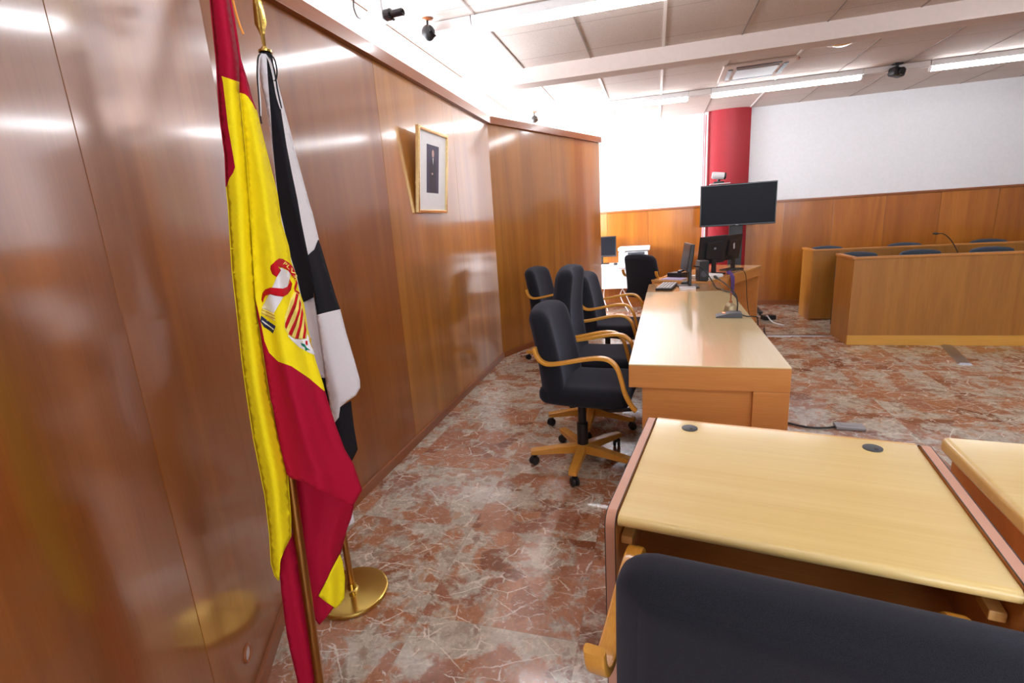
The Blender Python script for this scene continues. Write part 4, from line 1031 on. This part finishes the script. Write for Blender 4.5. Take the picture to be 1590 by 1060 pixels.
# Ceuta-style black and white flag on its straight pole
F2 = Vector((-1.178, 1.454, 0))
t2 = thing('flag_on_pole', 'black and white gyronny flag on a brass pole with round base, nearer the wall', 'flag', F2)
pole_base(t2, V3(0, 0, 0))
bm = bmesh.new(); sweep(bm, [V3(0, 0, .05), V3(0, 0, 1.995)], circ(.0125, 16)); obj('pole', bm, 'brass_pole', t2)
bm = bmesh.new(); finial(bm, V3(0, 0, 1.992), V3(0, 0, 1)); fo = obj('finial', bm, 'brass', t2, 25); 
n2 = Vector((-F2.x, -F2.y, 0)).normalized()
fo.rotation_euler = (0, 0, math.atan2(n2.y, n2.x) + R_(90 - 20))
c2 = Cloth(F2.copy(), n2)
L2a = Layer([(402, 84), (407, 137), (421, 207), (431, 302), (446, 360), (458, 420), (463, 470), (480, 560), (500, 620), (506, 700)], [(413, 84), (436, 153), (457, 232), (481, 320), (494, 372), (507, 415), (528, 480), (549, 557), (559, 600), (556, 700)], .040, .048, ((.008, 1.7, .1, .004),))
W, K = 'flag_white', 'flag_black'
kl = [(413.8, 84), (416, 124), (420.5, 180), (423, 220), (428, 272), (433, 320), (440, 350), (450, 395), (461, 430), (470, 469.6)]
kr = [(417, 84), (424, 124.5), (436, 169), (445, 226), (454, 272), (462, 310), (468, 345), (478.5, 396)]
c2.region([(402, 83), (413.8, 84)] + kl[1:] + [(470, 480), (440, 470), (436, 380), (428, 310), (431, 302), (421, 207.6), (414, 166), (407.5, 137), (401.5, 104)], L2a, W, 0, 5)
c2.region(kl + [(486.6, 461.5), (486, 445)] + kr[::-1], L2a, K, 0, 5)
c2.region([(417, 84), (421, 90), (430, 125), (439, 162), (450, 203), (457, 232.5), (481, 320), (484.5, 330), (494.5, 372), (489, 387), (478.5, 396)] + kr[::-1][1:], L2a, W, 0, 5)
c2.region([(478.5, 396), (489, 387), (494.5, 372), (507, 414.7), (520.7, 460), (527.7, 480), (508, 484.5), (492, 488.7), (486, 445)], L2a, K, .004, 5)
c2.region([(470, 469.6), (486.6, 461.5), (492, 488.7), (501, 556.6), (504.7, 586.8), (497, 586), (470, 560), (440, 480)], L2a, W, -.012, 5)
c2.region([(492, 488.7), (508, 484.5), (527.7, 480), (537, 517), (549, 556.6), (558.5, 590), (558.8, 602), (552, 614), (540, 622), (528, 632), (525.6, 648), (519.7, 655.6), (514, 650), (511, 620), (507, 602), (501, 556.6)], L2a, W, .004, 5)
c2.region([(480, 586), (504.7, 586.8), (511, 622), (514, 648), (520, 655), (528, 632), (544.6, 622), (549, 661.5), (555, 697.7), (546, 716), (535, 705), (510, 650), (490, 620)], L2a, K, -.022, 5)
c2.region([(538, 770), (546, 790), (550, 811), (542, 816), (534, 800)], L2a, W, -.03, 5)
c2.region([(505, 690), (546, 716), (544, 790), (530, 800), (510, 780)], L2a, K, -.035, 6)
cl = c2.build('flag_cloth', t2, F2)
# cords round the top
for j, (pts, mt_) in enumerate([([(407, 82), (400.5, 90), (399.5, 120), (402, 150), (403.5, 175), (406, 192)], K), ([(407, 83), (403, 92), (402, 125), (404.5, 160), (405, 180)], W), ([(412, 82), (421, 92), (427, 115), (431, 140), (437, 168)], K), ([(412, 83), (418, 95), (424, 118), (430, 150), (436, 169)], W), ([(411, 82), (425, 90), (430, 110), (428, 124), (422, 124), (416, 115)], K)]):
    bm = bmesh.new(); P3 = catmull([c2_ for c2_ in [at_plane(x, y, F2 + n2 * (.062 if i else .02), n2) - F2 for i, (x, y) in enumerate(pts)]], 5)
    tube(bm, P3, .0022, 6); obj('tie_cord', bm, mt_, t2)
bm = bmesh.new(); lathe(bm, [(0, 1.962), (.0175, 1.962), (.019, 1.975), (.0185, 1.992), (0, 1.992)], n=18); obj('pole_collar', bm, 'flag_black', t2)

# red and yellow flag on its slightly leaning pole
F1 = at_z(507, 1140, 0)
n1 = Vector((-F1.x, -F1.y, 0)).normalized()
# the pole lies in the upright plane through its foot that faces the camera
ptop = at_plane(360, 92, F1 + V3(0, 0, 0), n1)
dp = (ptop - F1).normalized()
t1 = thing('flag_on_pole', 'large red and yellow flag with coat of arms on a leaning brass pole', 'flag', F1)
pole_base(t1, V3(0, 0, 0))
PL = 2.06 / dp.z
bm = bmesh.new(); sweep(bm, [V3(0, 0, .05) , dp * (.10 / dp.z), dp * PL], circ(.0125, 16)); obj('pole', bm, 'brass_pole', t1)
bm = bmesh.new(); finial(bm, dp * PL, dp); obj('finial', bm, 'brass', t1, 25)
c1 = Cloth(F1.copy(), n1)
Rd, Ye = 'flag_red', 'flag_yellow'
foldx = [(340, -60), (349, -20), (356, 0), (371, 90), (374, 145), (380, 211), (387.5, 302), (392, 400), (396, 463)]
leftE = [(318, -60), (324, -20), (327, 0), (331, 41), (336, 88), (339, 135), (342, 181), (347, 220), (350, 241), (352, 290), (355, 310), (361, 420), (368, 481), (376, 557), (382, 602), (394, 680), (412, 770), (419, 829), (421.5, 874), (433, 901)]
rightE = [(350, -60), (357, -20), (359, 0), (365, 30), (374, 90), (383, 121), (390.6, 154), (396.6, 169), (414.7, 241.5), (430, 302), (436, 345), (447, 381.5), (451, 406), (459, 430), (463, 451), (471, 472), (477, 511), (484.5, 541.5), (489, 559.6), (501, 596), (503.5, 607)]
LL = Layer(leftE, foldx + [(404, 526), (411, 571.7), (419, 620), (424, 640), (435, 689), (446, 736), (449, 800), (451, 820), (452, 860)], .050, .052, ((.006, 1.5, .2, .003),))
LR = Layer(foldx + [(407, 526), (413.6, 571.7), (421, 620), (424, 625), (435, 689), (446, 736)], rightE + [(512, 634), (521, 661.5), (534.7, 698), (548, 720), (562, 761), (562, 790)], .058, .042, ((.013, 1.25, .35, .0035), (.004, 3.1, .0, -.01)))
LI = Layer([(440, 740), (450, 800), (462, 900), (475, 1000)], [(549, 740), (549, 788), (539, 820), (528, 861), (530, 1000)], -.060, .035, ((.012, 1.6, .1, .006),))
LS = Layer([(433, 830), (434, 880), (442, 956), (451, 1010), (462, 1055), (463, 1090)], [(452, 830), (466, 900), (478, 960), (488, 1020), (497, 1090)], -.015, .02, ((.004, 1.5, .3, 0),))
yb = [(344, 118), (346, 127), (350, 160), (354, 196), (360, 230), (365, 259.6), (362, 268), (356, 277), (352, 290)]   # red/yellow line on the left fold
c1.region([(318, -60), (324, -20), (327, 0), (331, 41), (336, 88), (339, 135), (342, 181), (347, 220), (350, 241), (352, 290)] + yb[::-1][1:-1] + [(344, 118), (346, 127), (371.5, 127.6), (371, 90), (356, 0), (349, -20), (340, -60)][0:0] + [(344, 118), (372.5, 127.6), (371, 90), (356, 0), (349, -20), (340, -60)], LL, Rd, 0, 6)
lowL = [(353, 300), (355, 320), (361, 420), (368, 481), (376, 557), (382, 602), (394, 680), (412, 770), (419, 829), (421.5, 874), (427, 893), (433, 901)]
c1.region([(344, 118), (346, 127), (350, 160), (354, 196), (360, 230), (365, 259.6), (362, 268), (356, 277), (352, 290)] + lowL + [(434, 874), (441, 855), (451, 833), (451, 800), (446, 736), (435, 689), (424, 640), (419, 620), (411, 571.7), (404, 526), (396, 463), (392, 400), (387.5, 302), (380, 211), (374, 145), (372.5, 127.6)], LL, Ye, 0, 6)
c1.region([(340, -60), (349, -20), (356, 0), (371, 90), (373.5, 144), (380, 146), (385, 150), (392, 160), (397, 170), (390.6, 154), (383, 121), (374, 90), (365, 30), (359, 0), (357, -20), (350, -60)], LR, Rd, 0, 6)
yrb = [(396, 463), (400, 478), (406, 505), (410.6, 529), (418, 547.5), (431.7, 561), (453, 568.6), (480, 587), (503.5, 607)]
c1.region([(373.5, 144), (380, 146), (385, 150), (392, 160), (397, 170), (414.7, 241.5), (430, 302), (436, 345), (447, 381.5), (451, 406), (459, 430), (463, 451), (471, 472), (477, 511), (484.5, 541.5), (489, 559.6), (501, 596)] + yrb[::-1] + [(392, 400), (387.5, 302), (380, 211)], LR, Ye, 0, 6)
c1.region(yrb + [(512, 634), (521, 661.5), (534.7, 698), (548, 720), (562, 761), (548, 786), (530, 777), (512, 768), (489, 759), (470, 748), (453, 743), (446, 736), (435, 689), (424, 630), (421, 620), (413.6, 571.7), (407, 526)], LR, Rd, 0, 6)
c1.region([(444, 728), (500, 735), (548, 770), (549, 788), (545, 805), (539, 820), (528, 860.7), (511, 893), (494, 924), (519, 942), (507, 958), (496, 970), (480, 950), (462, 870), (450, 800)], LI, Rd, 0, 6)
c1.region([(528, 860.7), (532, 872), (535.6, 897), (534.7, 928), (528, 938), (521, 944), (507, 935), (494.5, 925), (511, 893)], LI, Ye, .004, 6)
c1.region([(451, 820), (451, 833), (441, 855), (434, 876), (437, 915), (442, 956), (446, 985), (451, 1010), (462, 1055), (466, 1090), (480, 1110), (490, 1085), (488, 1020), (478, 960), (466, 900), (458, 850)], LS, Rd, 0, 6)
cloth1 = c1.build('flag_cloth', t1, F1)

# coat of arms lying on the cloth, right fold
def emb(name, regs, parent, step=3.2):
    c = Cloth(F1.copy(), n1)
    for poly, mat, off in regs: c.region(poly, LR, mat, off, step, False)
    o = c.build(name, parent, F1, .0004); return o
def Z(pts): return [(380 + x / 5.05, 360 + y / 5.05) for x, y in pts]
emb('emblem_pillar', [
    (Z([(285, 280), (360, 315), (345, 440), (225, 640), (135, 595), (215, 435)]), 'emb_white', .0020),
    (Z([(135, 598), (230, 640), (236, 700), (128, 640)]), 'emb_yellow', .0022),
    (Z([(132, 605), (234, 652), (234, 660), (131, 612)]), 'emb_gold', .0026),
    (Z([(130, 630), (236, 676), (236, 684), (129, 638)]), 'emb_gold', .0026),
    (Z([(128, 655), (160, 680), (200, 710), (240, 738), (220, 795), (190, 770), (150, 745), (122, 700)]), 'emb_navy', .0024),
    (Z([(135, 690), (165, 712), (200, 740), (228, 762), (224, 768), (196, 746), (160, 722), (134, 700)]), 'emb_white', .0030),
], cloth1)
emb('emblem_ribbon', [
    (Z([(200, 290), (203, 265), (245, 225), (272, 207), (300, 212), (345, 240), (380, 275), (402, 330), (398, 372), (372, 345), (340, 300), (300, 280), (262, 272), (285, 300), (250, 355), (215, 330)]), 'emb_red', .0034),
    (Z([(352, 370), (372, 405), (362, 455), (335, 490), (300, 508), (240, 500), (200, 488), (160, 500), (148, 525), (140, 556), (130, 530), (138, 480), (160, 450), (200, 435), (250, 440), (300, 443), (335, 430), (350, 400)]), 'emb_red', .0036),
    (Z([(402, 370), (415, 400), (400, 455), (432, 475), (425, 490), (392, 462), (388, 440), (400, 400)]), 'emb_red', .0034),
], cloth1)
shield = [(392, 470), (420, 478), (438, 510), (450, 560), (462, 620), (474, 690), (490, 760), (492, 800), (484, 835), (440, 840), (390, 835), (345, 812), (312, 755), (316, 660), (340, 590), (365, 520)]
st = [([(405, 480), (422, 492), (400, 590), (345, 720), (325, 762), (316, 745), (318, 716), (350, 640), (385, 560)]), ([(430, 525), (442, 560), (434, 630), (400, 740), (368, 815), (345, 800), (352, 780), (395, 690), (424, 600)]), ([(450, 590), (460, 640), (450, 720), (420, 838), (396, 834), (425, 740)]), ([(468, 680), (476, 725), (484, 770), (474, 835), (454, 836), (466, 760)])]
emb('emblem_shield', [
    (Z([(345, 812), (390, 838), (440, 843), (486, 836), (493, 800), (515, 850), (540, 935), (550, 965), (500, 945), (430, 905), (370, 850), (335, 810)]), 'emb_white', .0022),
    (Z(shield), 'emb_yellow', .0026)] + [(Z(p), 'emb_red', .0040) for p in st] + [
    (Z([(440, 868), (470, 880), (485, 905), (515, 928), (490, 925), (478, 935), (470, 905), (448, 890)]), 'emb_green', .0034),
    (Z([(478, 850), (492, 855), (494, 885), (484, 890), (476, 872)]), 'emb_red', .0036),
    (Z([(500, 800), (508, 830), (525, 838), (520, 870), (540, 920), (525, 900), (508, 860)]), 'emb_gold', .0030)], cloth1)
# lettering on the ribbon
cur = bpy.data.curves.new('ribbon_text', 'FONT'); cur.body = 'PLVS'; cur.size = 1.0; cur.resolution_u = 2
to = bpy.data.objects.new('ribbon_text_src', cur); C.objects.link(to)
bpy.context.view_layer.update()
me = bpy.data.meshes.new_from_object(to.evaluated_get(bpy.context.evaluated_depsgraph_get()))
bpy.data.objects.remove(to)
xs = [v.co.x for v in me.vertices]; tw = max(xs) - min(xs)
path = [Vector((380 + x / 5.05, 360 + y / 5.05)) for x, y in ((300, 252), (325, 272), (352, 298), (378, 335), (392, 362))]
def along(u):
    u = max(0, min(.9999, u)) * (len(path) - 1); i = int(u); f = u - i; a, b = path[i], path[i + 1]; d = (b - a).normalized(); return a + (b - a) * f, d
bm = bmesh.new(); bm.from_mesh(me)
for v in bm.verts:
    p, d = along((v.co.x - min(xs)) / tw); up = Vector((d.y, -d.x)); q = p + up * (v.co.y * 7.5)
    v.co = at_plane(q.x, q.y, F1 + n1 * (LR.depth(q.x, q.y) + .0042), n1) - F1
obj('ribbon_lettering', bm, 'emb_yellow', cloth1)
# orange reflection of the pole finial, put in as a thin cord-shaped tube
bm = bmesh.new(); pts = [at_plane(x, y, F1 + n1 * .05, n1) - F1 for x, y in ((345, -90), (352, -55), (361, -4), (366, 18), (372, 38), (378, 53))]
tube(bm, catmull(pts, 5), .0022, 8); obj('finial_glint', bm, 'glint', t1)
